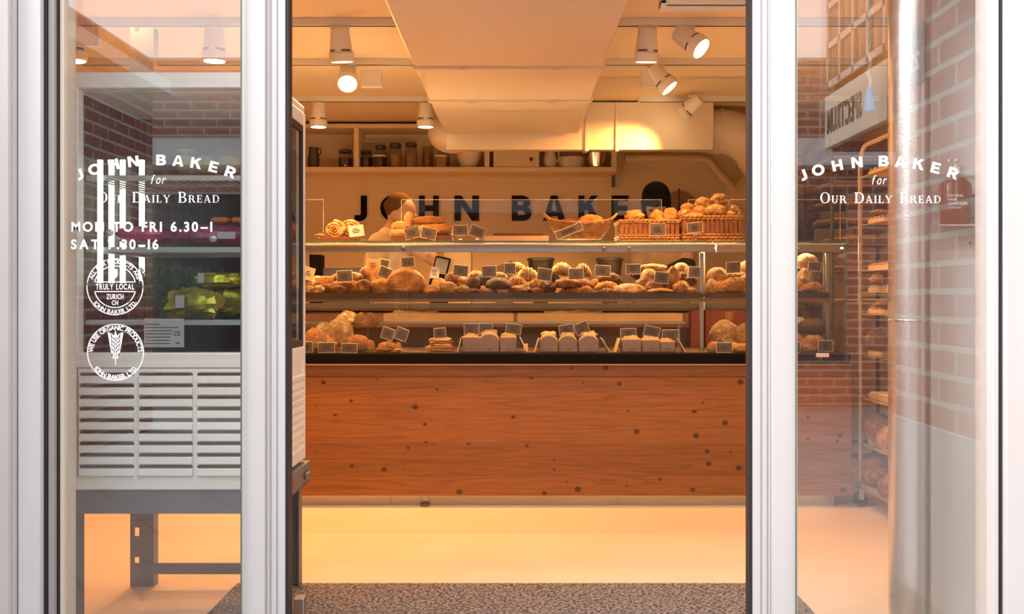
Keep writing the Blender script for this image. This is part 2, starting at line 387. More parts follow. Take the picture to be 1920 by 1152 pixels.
def put_glyph(mb, ch, cx, base, h, wid, Y, ang=0.0, bold=.02, shear=0.0, th=.0006):
    """one character: centre cx and baseline in metres on the plane Y, cap height h, stretched by wid"""
    vs, fs, x0, x1 = glyph(ch, bold, shear); s = h / cap_h(); m = (x0 + x1) / 2; ca, sa = math.cos(ang), math.sin(ang)
    P = []
    for x, y in vs:
        a = (x - m) * s * wid; b = y * s; P.append((cx + a*ca - b*sa, base + a*sa + b*ca))
    n = len(P); off = len(mb.v)
    mb.v += [(x, Y, z) for x, z in P] + [(x, Y + th, z) for x, z in P]
    for f in fs:
        mb.f.append([i + off for i in f]); mb.mi.append(mb.cur); mb.f.append([i + off + n for i in reversed(f)]); mb.mi.append(mb.cur)
    ed = {}
    for f in fs:
        for a, b in zip(f, f[1:] + f[:1]): ed[(a, b)] = 1
    for a, b in ed:
        if (b, a) not in ed: mb.f.append([a + off, a + off + n, b + off + n, b + off]); mb.mi.append(mb.cur)
def text_line(mb, s, x0, x1, base, h, Y, bold=.02, shear=0.0, space=.32, gap=.12, th=.0006):
    """characters spread to fill x0..x1 (metres)"""
    sc = h / cap_h(); ws = [(space if c == ' ' else glyph(c, bold, shear)[3] - glyph(c, bold, shear)[2]) for c in s]
    tot = sum(ws) + gap * (len(s) - 1); k = (x1 - x0) / (tot * sc); x = x0
    for c, wd in zip(s, ws):
        if c != ' ': put_glyph(mb, c, x + wd*sc*k/2, base, h, k, Y, 0, bold, shear, th)
        x += (wd + gap) * sc * k
def arc_text(mb, s, cx, cz, R, h, Y, a0, a1, bold=.02, wid=1.0, top=True, th=.0006):
    ws = [(.3 if c == ' ' else glyph(c, bold)[3] - glyph(c, bold)[2]) for c in s]; g = .12
    tot = sum(ws) + g*(len(s)-1); x = 0
    for c, wd in zip(s, ws):
        t = a0 + (a1 - a0) * (x + wd/2) / tot
        if c != ' ':
            px, pz = cx + R*math.sin(t), cz + (R*math.cos(t) if top else -R*math.cos(t))
            put_glyph(mb, c, px, pz, h, wid, Y, -t if top else t, bold, 0, th)
        x += wd + g
# a small serif alphabet (units: cap height 1) built from stems, hairlines and bowls
def serif(ch):
    S, T = .17, .055; q = []
    def R(x0, z0, x1, z1): q.append([(x0, z0), (x1, z0), (x1, z1), (x0, z1)])
    def stem(x): R(x, 0, x+S, 1); R(x-.08, 0, x+S+.08, T); R(x-.08, 1-T, x+S+.08, 1)
    def bowl(cx, cz, rx, rz, t0, t1, th=S, thin=T):
        n = 14; p = []
        for i in range(n+1):
            t = t0 + (t1-t0)*i/n; wd = thin + (th-thin)*abs(math.cos(t)); p.append(((cx+rx*math.cos(t), cz+rz*math.sin(t)), (cx+(rx-wd)*math.cos(t), cz+(rz-thin-(0))*math.sin(t))))
        for a, b in zip(p, p[1:]): q.append([a[0], b[0], b[1], a[1]])
    pi = math.pi
    if ch == 'O': bowl(.46, .5, .46, .52, 0, 2*pi); W = .92
    elif ch == 'D': stem(.08); R(.2, 0, .45, T); R(.2, 1-T, .45, 1); bowl(.42, .5, .46, .5, -pi/2, pi/2); W = .9
    elif ch == 'B': stem(.08); bowl(.4, .74, .30, .26, -pi/2, pi/2); bowl(.42, .25, .36, .27, -pi/2, pi/2); R(.2, 0, .43, T); R(.2, .49, .42, .49+T); R(.2, 1-T, .41, 1); W = .8
    elif ch == 'R': stem(.08); bowl(.4, .74, .32, .26, -pi/2, pi/2); R(.2, .48, .42, .48+T); R(.2, 1-T, .41, 1); q.append([(.42, .5), (.62, .5), (.88, 0), (.68, 0)]); R(.66, 0, .94, T); W = .9
    elif ch == 'E': stem(.08); R(.2, 0, .66, T); R(.2, 1-T, .64, 1); R(.2, .48, .5, .48+T); R(.62, 0, .67, .24); R(.6, .76, .65, 1); R(.47, .38, .52, .64); W = .72
    elif ch == 'L': stem(.08); R(.2, 0, .66, T); R(.62, 0, .67, .28); W = .7
    elif ch == 'I': stem(.08); W = .34
    elif ch == 'A': q.append([(.36, 1), (.50, 1), (.86, 0), (.66, 0)]); q.append([(.36, 1), (.42, 1), (.14, 0), (.08, 0)]); R(.2, .3, .66, .3+T); R(0, 0, .24, T); R(.58, 0, .94, T); W = .92
    elif ch == 'U': R(.08, .28, .08+S, 1); R(.70, .28, .70+T, 1); bowl(.41, .3, .34, .32, pi, 2*pi); R(0, 1-T, .34, 1); R(.6, 1-T, .88, 1); W = .88
    elif ch == 'Y': R(.36, 0, .36+S, .46); R(.26, 0, .64, T); q.append([(.02, 1), (.22, 1), (.53, .42), (.36, .42)]); q.append([(.44, .44), (.5, .42), (.84, 1), (.78, 1)]); R(-.04, 1-T, .3, 1); R(.64, 1-T, .92, 1); W = .9
    return q, W
def serif_line(mb, s, x0, x1, base, hbig, hsmall, Y, th=.0006):
    it = []
    for c in s:
        if c == ' ': it.append((None, .45, hbig)); continue
        h = hbig if c.isupper() else hsmall; q, W = serif(c.upper()); it.append((q, W, h))
    gap = .16 * hbig; tot = sum(W*h for q, W, h in it) + gap*(len(it)-1); k = (x1-x0)/tot; x = x0
    for q, W, h in it:
        if q:
            for i, p in enumerate(q): mb.prism([(x + a*h*k, base + b*h) for a, b in p], Y - i*1e-6, Y + th)
        x += (W*h + gap)*k

# a bold wide grotesque for the shop name (cap height 1)
def bold(ch):
    S = .25; q = []; pi = math.pi
    def R(x0, z0, x1, z1): q.append([(x0, z0), (x1, z0), (x1, z1), (x0, z1)])
    def arc(cx, cz, rx, rz, t0, t1, n=14):
        for i in range(n):
            p, r = t0+(t1-t0)*i/n, t0+(t1-t0)*(i+1)/n
            q.append([(cx+rx*math.cos(p), cz+rz*math.sin(p)), (cx+(rx-S)*math.cos(p), cz+(rz-S*.92)*math.sin(p)), (cx+(rx-S)*math.cos(r), cz+(rz-S*.92)*math.sin(r)), (cx+rx*math.cos(r), cz+rz*math.sin(r))])
    if ch == 'J': R(.27, .28, .52, 1); arc(.20, .28, .32, .29, -pi/2, 0, 8); R(0, -.01, .2, .22); W = .52
    elif ch == 'O': arc(.53, .5, .53, .52, 0, 2*pi, 32); W = 1.06
    elif ch == 'H': R(0, 0, S, 1); R(.62, 0, .62+S, 1); R(S, .39, .62, .61); W = .87
    elif ch == 'N': R(0, 0, S-.01, 1); R(.66, 0, .66+S, 1); q.append([(0, 1), (.26, 1), (.91, 0), (.65, 0)]); W = .91
    elif ch == 'B': R(0, 0, S, 1); R(S, 0, .5, .22); R(S, .78, .48, 1); R(S, .41, .5, .61); arc(.46, .735, .32, .265, -pi/2, pi/2, 10); arc(.48, .295, .35, .295, -pi/2, pi/2, 10); W = .83
    elif ch == 'A': q.append([(.33, 1), (.47, 1), (.27, 0), (0, 0)]); q.append([(.47, 1), (.61, 1), (.95, 0), (.67, 0)]); R(.2, .19, .75, .38); q.append([(.36, .8), (.58, .8), (.56, 1), (.38, 1)]); W = .95
    elif ch == 'K': R(0, 0, S, 1); q.append([(.2, .34), (.2, .64), (.57, 1), (.86, 1)]); q.append([(.33, .55), (.52, .70), (.92, 0), (.62, 0)]); W = .9
    elif ch == 'E': R(0, 0, S, 1); R(S, 0, .74, .21); R(S, .79, .72, 1); R(S, .40, .68, .60); W = .74
    elif ch == 'R': R(0, 0, S, 1); R(S, .78, .5, 1); R(S, .34, .5, .55); arc(.48, .67, .35, .33, -pi/2, pi/2, 10); q.append([(.34, .4), (.60, .42), (.88, 0), (.60, 0)]); W = .86
    return q, W
def put_bold(mb, ch, cx, base, h, wid, y0, y1, ang=0.0):
    q, W = bold(ch); ca, sa = math.cos(ang), math.sin(ang)
    for i, p in enumerate(q):
        mb.prism([(cx + (x-W/2)*h*wid*ca - z*h*sa, base + (x-W/2)*h*wid*sa + z*h*ca) for x, z in p], y0 - i*2e-6, y1)

# ================================================================ THE SETTING
CEIL = 2.30; BACK = 7.5; XL, XR = -2.4, 2.35
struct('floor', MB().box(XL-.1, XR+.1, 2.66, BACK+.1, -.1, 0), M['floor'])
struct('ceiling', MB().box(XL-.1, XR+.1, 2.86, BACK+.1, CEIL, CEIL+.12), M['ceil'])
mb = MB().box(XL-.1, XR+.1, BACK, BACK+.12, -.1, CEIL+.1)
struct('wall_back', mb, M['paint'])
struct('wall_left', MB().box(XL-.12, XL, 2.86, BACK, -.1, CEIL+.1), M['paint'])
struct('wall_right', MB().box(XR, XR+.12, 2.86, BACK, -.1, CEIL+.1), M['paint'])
struct('wall_partition', MB().box(1.262, XR, 3.12, 3.2, 0, CEIL), M['panel'])
struct('trim_8', MB().box(1.2585, 1.2645, 3.112, 3.119, 0, 1.16), M['slot'])
# shop front: masonry on both sides and above the glazing
struct('wall_front', MB().box(-3.1, -1.302, 2.56, 2.86, -.1, 3.4).box(1.322, 3.0, 2.56, 2.86, -.1, 3.4).box(-1.302, 1.322, 2.56, 2.86, 2.25, 3.4), M['alu2'])
struct('trim_1', MB().box(-1.50, -1.3035, 2.54, 2.559, 0, 2.25), M['alu2'], bevel=.003)
struct('trim_2', MB().box(1.3235, 1.50, 2.54, 2.559, 0, 2.25), M['alu2'], bevel=.003)

# fixed side lights
def window(name, s):
    # s = -1: beside the fridge, +1: beside the column ; boxes are mirrored through x
    r = sroot(name, (0, 2.6, 0))
    if s < 0: jx0, jx1, gl0, gl1 = -1.3, -1.241, -1.2, -.738
    else: jx0, jx1, gl0, gl1 = 1.263, 1.32, .736, 1.24
    MB().box(jx0, jx1, 2.58, 2.74, 0, 2.25).box(min(jx0, gl0), max(jx1, gl1), 2.62, 2.70, 2.17, 2.25).box(min(jx0, gl0), max(jx1, gl1), 2.62, 2.70, 0, .10).build('window_frame', M['alu'], r, .004)
    if s < 0:
        MB().box(-1.241, -1.233, 2.60, 2.72, .1, 2.17).box(-1.216, -1.2115, 2.62, 2.70, .1, 2.17).build('gasket', M['gasket'], r)
        MB().box(-1.2325, -1.2165, 2.605, 2.71, .1, 2.17).build('glazing_bead', M['greyseal'], r, .002)
        MB().box(-1.211, -1.2005, 2.625, 2.70, .1, 2.17).build('glazing_bead', M['beige'], r, .002)
    else:
        MB().box(1.2575, 1.2625, 2.60, 2.72, .1, 2.17).build('gasket', M['gasket'], r)
        MB().box(1.241, 1.257, 2.605, 2.71, .1, 2.17).build('glazing_bead', M['alu'], r, .003)
    MB().box(gl0, gl1, 2.640, 2.646, .1, 2.17).build('pane', M['win'], r)
    MB().box(gl1-.0005 if s < 0 else gl0-.002, gl1+.002 if s < 0 else gl0+.0005, 2.6395, 2.6465, .1, 2.17).build('pane_edge', M['glassedge'], r)
    return r
W1 = window('window_1', -1); W2 = window('window_2', 1)
# sliding door leaves, pushed open
def leaf(name, s):
    r = sroot(name, (0, 2.7, 0))
    X = lambda v: (v if s > 0 else -v)
    def bx(m, a, b, *k): return m.box(min(X(a), X(b)), max(X(a), X(b)), *k)
    a, b, c = (.6265, .675, .744) if s > 0 else (.6265, .677, .742)
    bx(MB(), b, c, 2.655, 2.72, .02, 2.2).build('stile', M['alu'], r, .003)
    m = MB(); bx(m, a, b, 2.668, 2.72, .02, 2.2); e = m.build('stile_return', M['alu'], r, .002)
    m = MB()
    for g in (.647, .664): bx(m, g, g+.0022, 2.6655, 2.669, .02, 2.2)
    m.build('groove', M['greyseal'], r)
    bx(MB(), .6185, a, 2.672, 2.716, .02, 2.2).build('gasket', M['gasket'], r)
    bx(MB(), c, c+.50, 2.684, 2.694, .09, 2.16).build('pane', M['leafglass'], r)
    bx(MB(), c, c+.50, 2.672, 2.706, .02, .09).build('bottom_rail', M['alu'], r, .003)
    bx(MB(), c, c+.50, 2.672, 2.706, 2.13, 2.2).build('top_rail', M['alu'], r, .003)
    return r
leaf('door_1', -1); leaf('door_2', 1)
struct('trim_3', MB().box(-1.24, 1.26, 2.655, 2.74, 2.202, 2.25), M['alu'])
struct('trim_4', MB().box(-1.24, 1.26, 2.58, 2.74, -.03, .015), M['steel'])

# ---------------- street outside (seen only in the glass)
struct('pavement', MB().box(-4.5, 5, -6, 2.58, -.12, -.03), M['paving'])
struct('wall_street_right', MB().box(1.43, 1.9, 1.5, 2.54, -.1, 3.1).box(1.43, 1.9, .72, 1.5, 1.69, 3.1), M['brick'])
struct('trim_9', MB().box(1.418, 1.4295, 1.5, 2.54, -.1, .58), M['alu'], bevel=.004)
struct('window_6', MB().box(1.84, 1.9, .72, 1.5, -.1, 1.69), mat('dark_shop_window', (.02, .02, .025), .2))
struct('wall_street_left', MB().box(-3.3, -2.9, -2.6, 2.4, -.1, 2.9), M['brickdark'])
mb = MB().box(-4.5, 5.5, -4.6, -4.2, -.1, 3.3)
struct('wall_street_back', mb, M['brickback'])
mb = MB()
for k in range(5): mb.box(-3.9+k*1.9, -2.6+k*1.9, -4.2, -4.16, .5, 2.0)
struct('window_5', mb, mat('dark_shop_window', (.02, .02, .025), .2))
struct('trim_5', MB().box(-4.5, 5.5, -4.2, -3.98, 2.25, 2.5), M['alu'])
struct('trim_6', MB().box(-2.9, -2.75, -2.6, 2.3, 2.62, 2.72), M['alu2'])
# upper windows over the neighbouring sign
r = sroot('window_4', (1.42, 1.1, 2.1))
m = MB(); m.box(1.412, 1.4295, .76, 1.46, 1.99, 2.5); m.build('pane', mat('dark_window_glass', (.10, .06, .04), .15), r)
m = MB()
for y in (.76, .925, 1.10, 1.275, 1.46): m.box(1.40, 1.4115, y-.014, y+.014, 1.97, 2.52)
for z in (1.985, 2.16, 2.34, 2.51): m.box(1.40, 1.4115, .75, 1.47, z-.014, z+.014)
m.build('muntin', M['alu'], r)

# neighbouring shop sign and number plate on the brick (seen mirrored in the glass)
def wall_text(name, s, y0, y1, base, h, x, m, parent, bold=.02):
    mb = MB(); text_line(mb, s, 0, y0-y1, base, h, 0, bold, th=.003)
    # local x runs towards -y, local y runs into the wall (+x)
    mb.v = [(x + b, y0 - a, c) for a, b, c in mb.v]
    return mb.build(name, m, parent)
t = thing('shop_sign', 'cream shop sign board with brown capitals on the brick pier, seen mirrored in the window', 'sign', (1.40, 1.1, 1.8))
MB().box(1.398, 1.4295, .73, 1.50, 1.70, 1.935).build('sign_board', M['sign'], t, .003)
wall_text('lettering', 'SPECTRUM', 1.22, .77, 1.765, .10, 1.3945, M['signletter'], t)
t = thing('number_plate', 'small dark house number plate on the brick pier, seen mirrored in the window', 'sign', (1.42, 1.7, 1.9))
MB().box(1.415, 1.4295, 1.61, 1.78, 1.79, 2.0).build('plate', mat('slate_plate', (.10, .10, .12), .5), t, .003)
wall_text('lettering', '223', 1.77, 1.63, 1.835, .06, 1.412, M['white'], t, .03)
mb = MB()
for k in range(3): mb.box(1.412, 1.4155, 1.64, 1.75-.02*k, 1.93+.018*k, 1.938+.018*k)
mb.build('small_print', M['greysteel'], t)

# ---------------- vinyl lettering on the panes
YG = 2.6385
K = 2.6385 / FPX
gx = lambda p: (p - VX) * K
gz = lambda p: EYE + (VY - p) * K
def shopname(chars, R, base, cap, parent, cx):
    mb = MB()
    for ch, px in chars:
        d = px - cx; a = math.asin(d / R); put_glyph(mb, ch, gx(px), gz(base + R*(1 - math.cos(a))), cap*K, 1.22, YG, -a, .028)
    return mb.build('name_lettering', M['vinyl'], parent)
def shopname(chars, R, base, cap, parent, cx):
    mb = MB()
    for ch, px in chars:
        d = px - cx; a = math.asin(d / R); put_bold(mb, ch, gx(px), gz(base + R*(1 - math.cos(a))), cap*K, 1.12, YG, YG+.0006, -a)
    return mb.build('name_lettering', M['vinyl'], parent)
shopname([('J', 153), ('O', 180), ('H', 215), ('N', 251), ('B', 302), ('A', 333), ('K', 366), ('E', 398), ('R', 429)], 405, 310, 20, W1, 297)
shopname([('J', 1510), ('O', 1537), ('H', 1572), ('N', 1608), ('B', 1657), ('A', 1688), ('K', 1721), ('E', 1752), ('R', 1784)], 405, 312, 20, W2, 1652)
for par, cx, yb in ((W1, 297, 345), (W2, 1649, 346)):
    mb = MB(); text_line(mb, 'for', gx(cx-14), gx(cx+14), gz(yb), 17*K, YG, .0, .35); mb.build('script_lettering', M['vinyl'], par)
mb = MB(); serif_line(mb, 'Our Daily Bread', gx(183), gx(411), gz(380), 20*K, 14*K, YG); mb.build('motto_lettering', M['vinyl'], W1)
mb = MB(); serif_line(mb, 'Our Daily Bread', gx(1538), gx(1764), gz(381), 20*K, 14*K, YG); mb.build('motto_lettering', M['vinyl'], W2)
mb = MB(); text_line(mb, 'MON TO FRI 6.30–1', gx(134), gx(398), gz(434), 17*K, YG, .03, 0, .3, .2)
text_line(mb, 'SAT 7.30–16', gx(133), gx(297), gz(467), 17*K, YG, .03, 0, .3, .2); mb.build('hours_lettering', M['vinyl'], W1)
def ring(mb, cx, cz, r, wd, a0=0, a1=2*math.pi, n=64):
    for i in range(n):
        p, q = a0 + (a1-a0)*i/n, a0 + (a1-a0)*(i+1)/n
        mb.prism([(cx + rr*math.cos(t), cz + rr*math.sin(t)) for rr, t in ((r, p), (r-wd, p), (r-wd, q), (r, q))], YG, YG+.0006)
mb = MB(); cx, cz = gx(215.5), gz(538); u = K
ring(mb, cx, cz, 53.5*u, 2*u); ring(mb, cx, cz, 40*u, 2*u, .22, math.pi-.22, 32); ring(mb, cx, cz, 40*u, 2*u, math.pi+.22, 2*math.pi-.22, 32)
mb.prism([(cx-39*u, cz+8*u), (cx+39*u, cz+8*u), (cx+39*u, cz+10*u), (cx-39*u, cz+10*u)], YG, YG+.0006)
mb.prism([(cx-39*u, cz-10*u), (cx+39*u, cz-10*u), (cx+39*u, cz-8*u), (cx-39*u, cz-8*u)], YG, YG+.0006)
text_line(mb, 'TRULY LOCAL', cx-36*u, cx+36*u, cz-5*u, 10*u, YG, .03); text_line(mb, 'ZURICH', cx-16*u, cx+16*u, cz-23*u, 9*u, YG, .03); text_line(mb, 'CH', cx-6*u, cx+6*u, cz-34*u, 8*u, YG, .03)
arc_text(mb, 'ALL OUR PRODUCTS ARE', cx, cz, 43.5*u, 7.5*u, YG, -1.25, 1.25, .025, .9)
arc_text(mb, 'JOHN BAKER LTD.', cx, cz, 51*u, 7.5*u, YG, -.95, .95, .025, .95, top=False)
mb.prism([(cx-5*u, cz+33*u), (cx+5*u, cz+33*u), (cx+5*u, cz+20*u), (cx, cz+15*u), (cx-5*u, cz+20*u)], YG, YG+.0006)
mb.build('round_emblem', M['vinyl'], W1)
mb = MB(); cx, cz = gx(216.5), gz(661)
ring(mb, cx, cz, 53.5*u, 2*u)
arc_text(mb, 'WE USE ORGANIC PRODUCTS', cx, cz, 42*u, 8.5*u, YG, -1.55, 1.55, .03, .85)
arc_text(mb, 'JOHN BAKER LTD.', cx, cz, 51*u, 8.5*u, YG, -.95, .95, .03, .9, top=False)
for k in range(6):
    z = cz + (24 - 7.5*k)*u
    for sgn in (-1, 1): mb.prism([(cx + sgn*(1)*u, z), (cx + sgn*7*u, z+6*u), (cx + sgn*8*u, z+12*u), (cx + sgn*2.5*u, z+7*u)], YG, YG+.0006)
for sgn in (-1, 1):
    mb.prism([(cx + sgn*9*u, cz+36*u), (cx + sgn*15*u, cz+38*u), (cx + sgn*7*u, cz-8*u), (cx + sgn*4*u, cz-14*u), (cx + sgn*8*u, cz+8*u)], YG, YG+.0006)
mb.prism([(cx-3*u, cz+30*u), (cx, cz+42*u), (cx+3*u, cz+30*u), (cx, cz+25*u)], YG, YG+.0006)
mb.prism([(cx-.8*u, cz-24*u), (cx+.8*u, cz-24*u), (cx+.8*u, cz+28*u), (cx-.8*u, cz+28*u)], YG, YG+.0006)
mb.build('wheat_emblem', M['vinyl'], W1)

# ---------------- entrance mat, guide, column
tag(MB().box(-1.0, .95, 2.80, 3.53, 0, .012).build('entrance_mat', M['mat'], None, .004), 'charcoal speckled carpet mat lying inside the doorway', 'mat')
tag(MB().box(-.648, -.618, 2.86, 2.90, .0125, .16).box(-.665, -.648, 2.862, 2.898, .0125, .06).build('door_guide', M['steel'], None, .003), 'small steel floor guide block at the corner of the mat', 'door guide')
t = thing('support_column', 'round textured steel column standing just inside the window', 'column', (1.178, 3.0, 0))
mb = MB().lathe([(.062, 0), (.062, .955), (.0595, .957), (.0595, .963), (.062, .965), (.062, CEIL)], (1.178, 3.0, 0), 40); mb.build('shaft', M['column'], t)
MB().lathe([(.064, .9535), (.0645, .955), (.0645, .9575), (.064, .959)], (1.178, 3.0, 0), 40).build('collar', M['chrome'], t)
t = thing('hanging_cord', 'beige twisted cord with a blue tassel hanging behind the window', 'cord', (1.056, 3.0, 1.6))
pts = [(1.056 + .004*math.sin(i*1.1), 3.0 + .004*math.cos(i*1.1), 1.655 + (CEIL-1.655)*i/60) for i in range(61)]
mb = MB().tube(pts, [.0045 if i % 2 else .0065 for i in range(61)], 7); mb.build('cord', M['cordmat'], t)
mb = MB().lathe([(.004, .045), (.008, .04), (.007, .032), (.011, .02), (.016, -.028), (.0, -.03)], (1.056, 3.0, 1.615), 14); mb.build('tassel', M['blue'], t)

# ---------------- hand sanitiser on its clear bracket
YS = 3.085
t = thing('wall_bracket', 'clear acrylic bottle bracket screwed to the white partition', 'bracket', (1.345, 3.1, 1.2))
MB().box(wx(1739, YS), wx(1833, YS), 3.112, 3.1185, wz(468, YS), wz(326, YS)).box(wx(1744, YS), wx(1828, YS), 3.03, 3.112, wz(426, YS), wz(423.5, YS)).box(wx(1744, YS), wx(1828, YS), 3.03, 3.034, wz(423.5, YS), wz(404, YS)).build('holder', M['thin'], t)
MB().box(wx(1739, YS), wx(1833, YS), 3.1105, 3.1125, wz(327.5, YS), wz(325.5, YS)).build('holder_edge', M['brightedge'], t); MB().box(wx(1744, YS), wx(1828, YS), 3.0285, 3.0305, wz(425.5, YS), wz(423.5, YS)).build('holder_edge', M['brightedge'], t)
for px, py in ((1828, 366), (1827, 409), (1822, 455)): MB().cyl((wx(px, 3.1), 3.1135, wz(py, 3.1)), (wx(px, 3.1), 3.108, wz(py, 3.1)), .0035, n=12).build('screw', M['ink'], t)
bx_, bz_ = wx(1788, YS), wz(422, YS)
t = thing('soap_bottle', 'brown hand sanitiser bottle with white pump standing in the acrylic bracket', 'bottle', (bx_, 3.078, bz_))
MB().lathe([(.0, .0015), (.042, .002), (.048, .008), (.049, .03), (.049, .118), (.044, .13), (.022, .150), (.016, .155), (.016, .16), (0, .16)], (bx_, 3.072, bz_), 32, 1, .62).build('bottle_body', M['amber'], t)
MB().lathe([(.0175, .156), (.018, .176), (.009, .178), (.0055, .18), (.0055, .193), (.014, .194), (.014, .202), (.0, .204)], (bx_, 3.072, bz_), 24).tube([(bx_, 3.072, bz_+.199), (bx_-.02, 3.06, bz_+.20), (bx_-.03, 3.05, bz_+.195)], .005, 8).build('pump', M['white'], t)
mb = MB(); YL = 3.040
for k, s in enumerate(('NATURAL', 'HAND', 'SANITIZER')): text_line(mb, s, bx_-.034, bx_-.034+.0085*len(s)*.75, bz_+.083-.012*k, .0075, YL, .02)
mb.box(bx_-.034, bx_+.004, YL, YL+.0006, bz_+.048, bz_+.0495)
mb.build('label_lettering', M['vinyl'], t)

# ================================================================ CEILING: tracks, spotlights, ducts, exit sign
TRK = {'a': 3.4, 'b': 4.56, 'c': 5.33, 'd': 6.34}
def lighting_track(Y, x0, x1, label):
    t = thing('lighting_track', label, 'light track', ((x0+x1)/2, Y, CEIL), 'ceiling light tracks')
    MB().box(x0, x1, Y-.018, Y+.018, CEIL-.034, CEIL).build('track_profile', M['track'], t, .002)
    MB().box(x0+.01, x1-.01, Y-.006, Y+.006, CEIL-.0355, CEIL-.0335).build('track_slot', M['slot'], t)
DX0, DX1 = -.487, .392
lighting_track(TRK['b'], XL+.05, DX0-.01, 'white light track beside the big duct over the fridge, first row behind the door')
lighting_track(TRK['b'], DX1+.01, XR-.05, 'white light track from the big duct to the trolley side, first row behind the door')
lighting_track(TRK['c'], XL+.05, DX0-.01, 'white light track over the fridge side, middle row')
lighting_track(TRK['c'], DX1+.01, XR-.05, 'white light track on the trolley side of the duct, middle row')
lighting_track(TRK['d'], XL+.05, DX0-.01, 'white light track before the wall shelf on the fridge side, rear row')
lighting_track(TRK['d'], .76, XR-.05, 'white light track over the elbow duct, rear row')
lighting_track(TRK['a'], XL+.05, DX0-.01, 'unseen light track added above the doorway on the fridge side of the duct')  # unseen track added to carry the front spots
lighting_track(TRK['a'], DX1+.01, XR-.05, 'unseen light track added above the doorway on the column side of the duct')

def spotlight(x, Y, d, label, power, box=None, cone=95):
    zt = CEIL - .034; t = thing('track_spotlight', label, 'spotlight', (x, Y, zt), 'white track spotlights')
    d = Vector(d).normalized(); up = Vector((0, 0, 1))
    MB().box(x-.045, x+.045, Y-.014, Y+.014, zt-.011, zt-.001).build('track_adapter', M['track'], t, .002)
    if box:
        bxx, bzz = box; MB().box(x+bxx-.055, x+bxx+.055, Y-.02, Y+.02, zt+bzz-.045, zt+bzz+.045).build('driver_box', M['lampwhite'], t, .003)
    p0 = Vector((x, Y, zt - .012)) if abs(d.z) > .95 else Vector((x, Y, zt - .05)) - d*.045
    if abs(d.z) <= .95: MB().cyl((x, Y, zt-.01), (x, Y, zt-.05), .009, n=10).build('swivel', M['lampwhite'], t)
    L = .15; q = Matrix.Translation(p0) @ d.to_track_quat('Z', 'Y').to_matrix().to_4x4()
    MB().lathe([(.0, 0), (.040, .0), (.042, .004), (.052, .108), (.0, .108)], (0, 0, 0), 28).xf(q).build('lamp_housing', M['lampwhite'], t)
    for k in range(4):
        mb = MB()
        for j in range(6):
            a0 = k*math.pi/2 + .15 + j*.17; a1 = a0 + .17
            mb.add([(.0505*math.cos(a0), .0505*math.sin(a0), .094), (.0505*math.cos(a1), .0505*math.sin(a1), .094), (.0518*math.cos(a1), .0518*math.sin(a1), .103), (.0518*math.cos(a0), .0518*math.sin(a0), .103)], [(0, 1, 2, 3)])
        mb.xf(q).build('cooling_vent', M['slot'], t)
    MB().lathe([(.050, .109), (.0565, .11), (.0565, .142), (.052, .150), (.048, .150), (.047, .146), (.046, .112)], (0, 0, 0), 28).xf(q).build('lamp_rim', M['lampwhite'], t)
    MB().lathe([(.0, .140), (.0455, .140), (.0455, .1425), (.0, .1435)], (0, 0, 0), 24).xf(q).build('lens', M['lens'], t)
    ld = bpy.data.lights.new('spot_beam', 'SPOT'); ld.energy = power; ld.color = WARM; ld.spot_size = math.radians(cone); ld.spot_blend = .9; ld.shadow_soft_size = .03
    lo = bpy.data.objects.new('spot_beam', ld); COL.objects.link(lo); lo.parent = t; lo.matrix_parent_inverse = Matrix.Translation(-t.location)
    lo.location = p0 + d*.16; lo.rotation_euler = d.to_track_quat('-Z', 'Y').to_euler()
    return t
P0 = 92
spotlight(wx(637, 4.56), 4.56, (.04, .16, -1), 'white spotlight hanging straight down between the fridge and the duct, front row', P0*1.35, cone=85)
spotlight(wx(1214, 4.56), 4.56, (-.02, .16, -1), 'white spotlight hanging straight down beside the duct, above the side with the baskets', P0*1.35, cone=85)
spotlight(wx(1297, 4.56)-.03, 4.56, (.62, -.45, -.62), 'white spotlight tilted outwards with its round lit lens facing the street', P0*.6)
spotlight(wx(402, 4.56), 4.56, (0, 0, -1), 'white spotlight hanging straight down above the fridge', P0)
spotlight(wx(137, 4.56), 4.56, (.05, 0, -1), 'white spotlight hanging down above the outer corner of the fridge', P0, (.07, -.05))
spotlight(wx(652, 5.33), 5.33, (.12, -.75, -.65), 'glaring spotlight with white driver box, aimed out at the doorway', P0*.9, (.13, -.075))
spotlight(wx(1232, 5.33), 5.33, (.62, -.20, -.76), 'white spotlight tilted towards the trolley, hanging from the middle row', P0*.9, (-.03, -.08))
spotlight(wx(597, 6.34), 6.34, (0, 0, -1), 'white spotlight hanging straight down above the steel jug on the shelf', P0*.7)
spotlight(wx(798, 6.34), 6.34, (0, 0, -1), 'white spotlight hanging straight down above the glass jars, touching the duct side', P0*.7)
spotlight(wx(1300, 6.2), 6.14, (-.65, .42, -.5), 'white spotlight turned sideways against the big round duct', P0*1.5, cone=70)
for X, d, lb in ((-1.45, (.25, .62, -1), 'first from the fridge'), (-.72, (.15, .62, -1), 'second from the fridge'), (.60, (-.15, .62, -1), 'third from the fridge'), (1.15, (-.1, .62, -1), 'beside the column')):
    spotlight(X, 3.4, d, 'unseen spotlight added above the doorway and aimed at the counter, ' + lb, P0*.32, cone=100)  # unseen spots added to light the counter front and floor

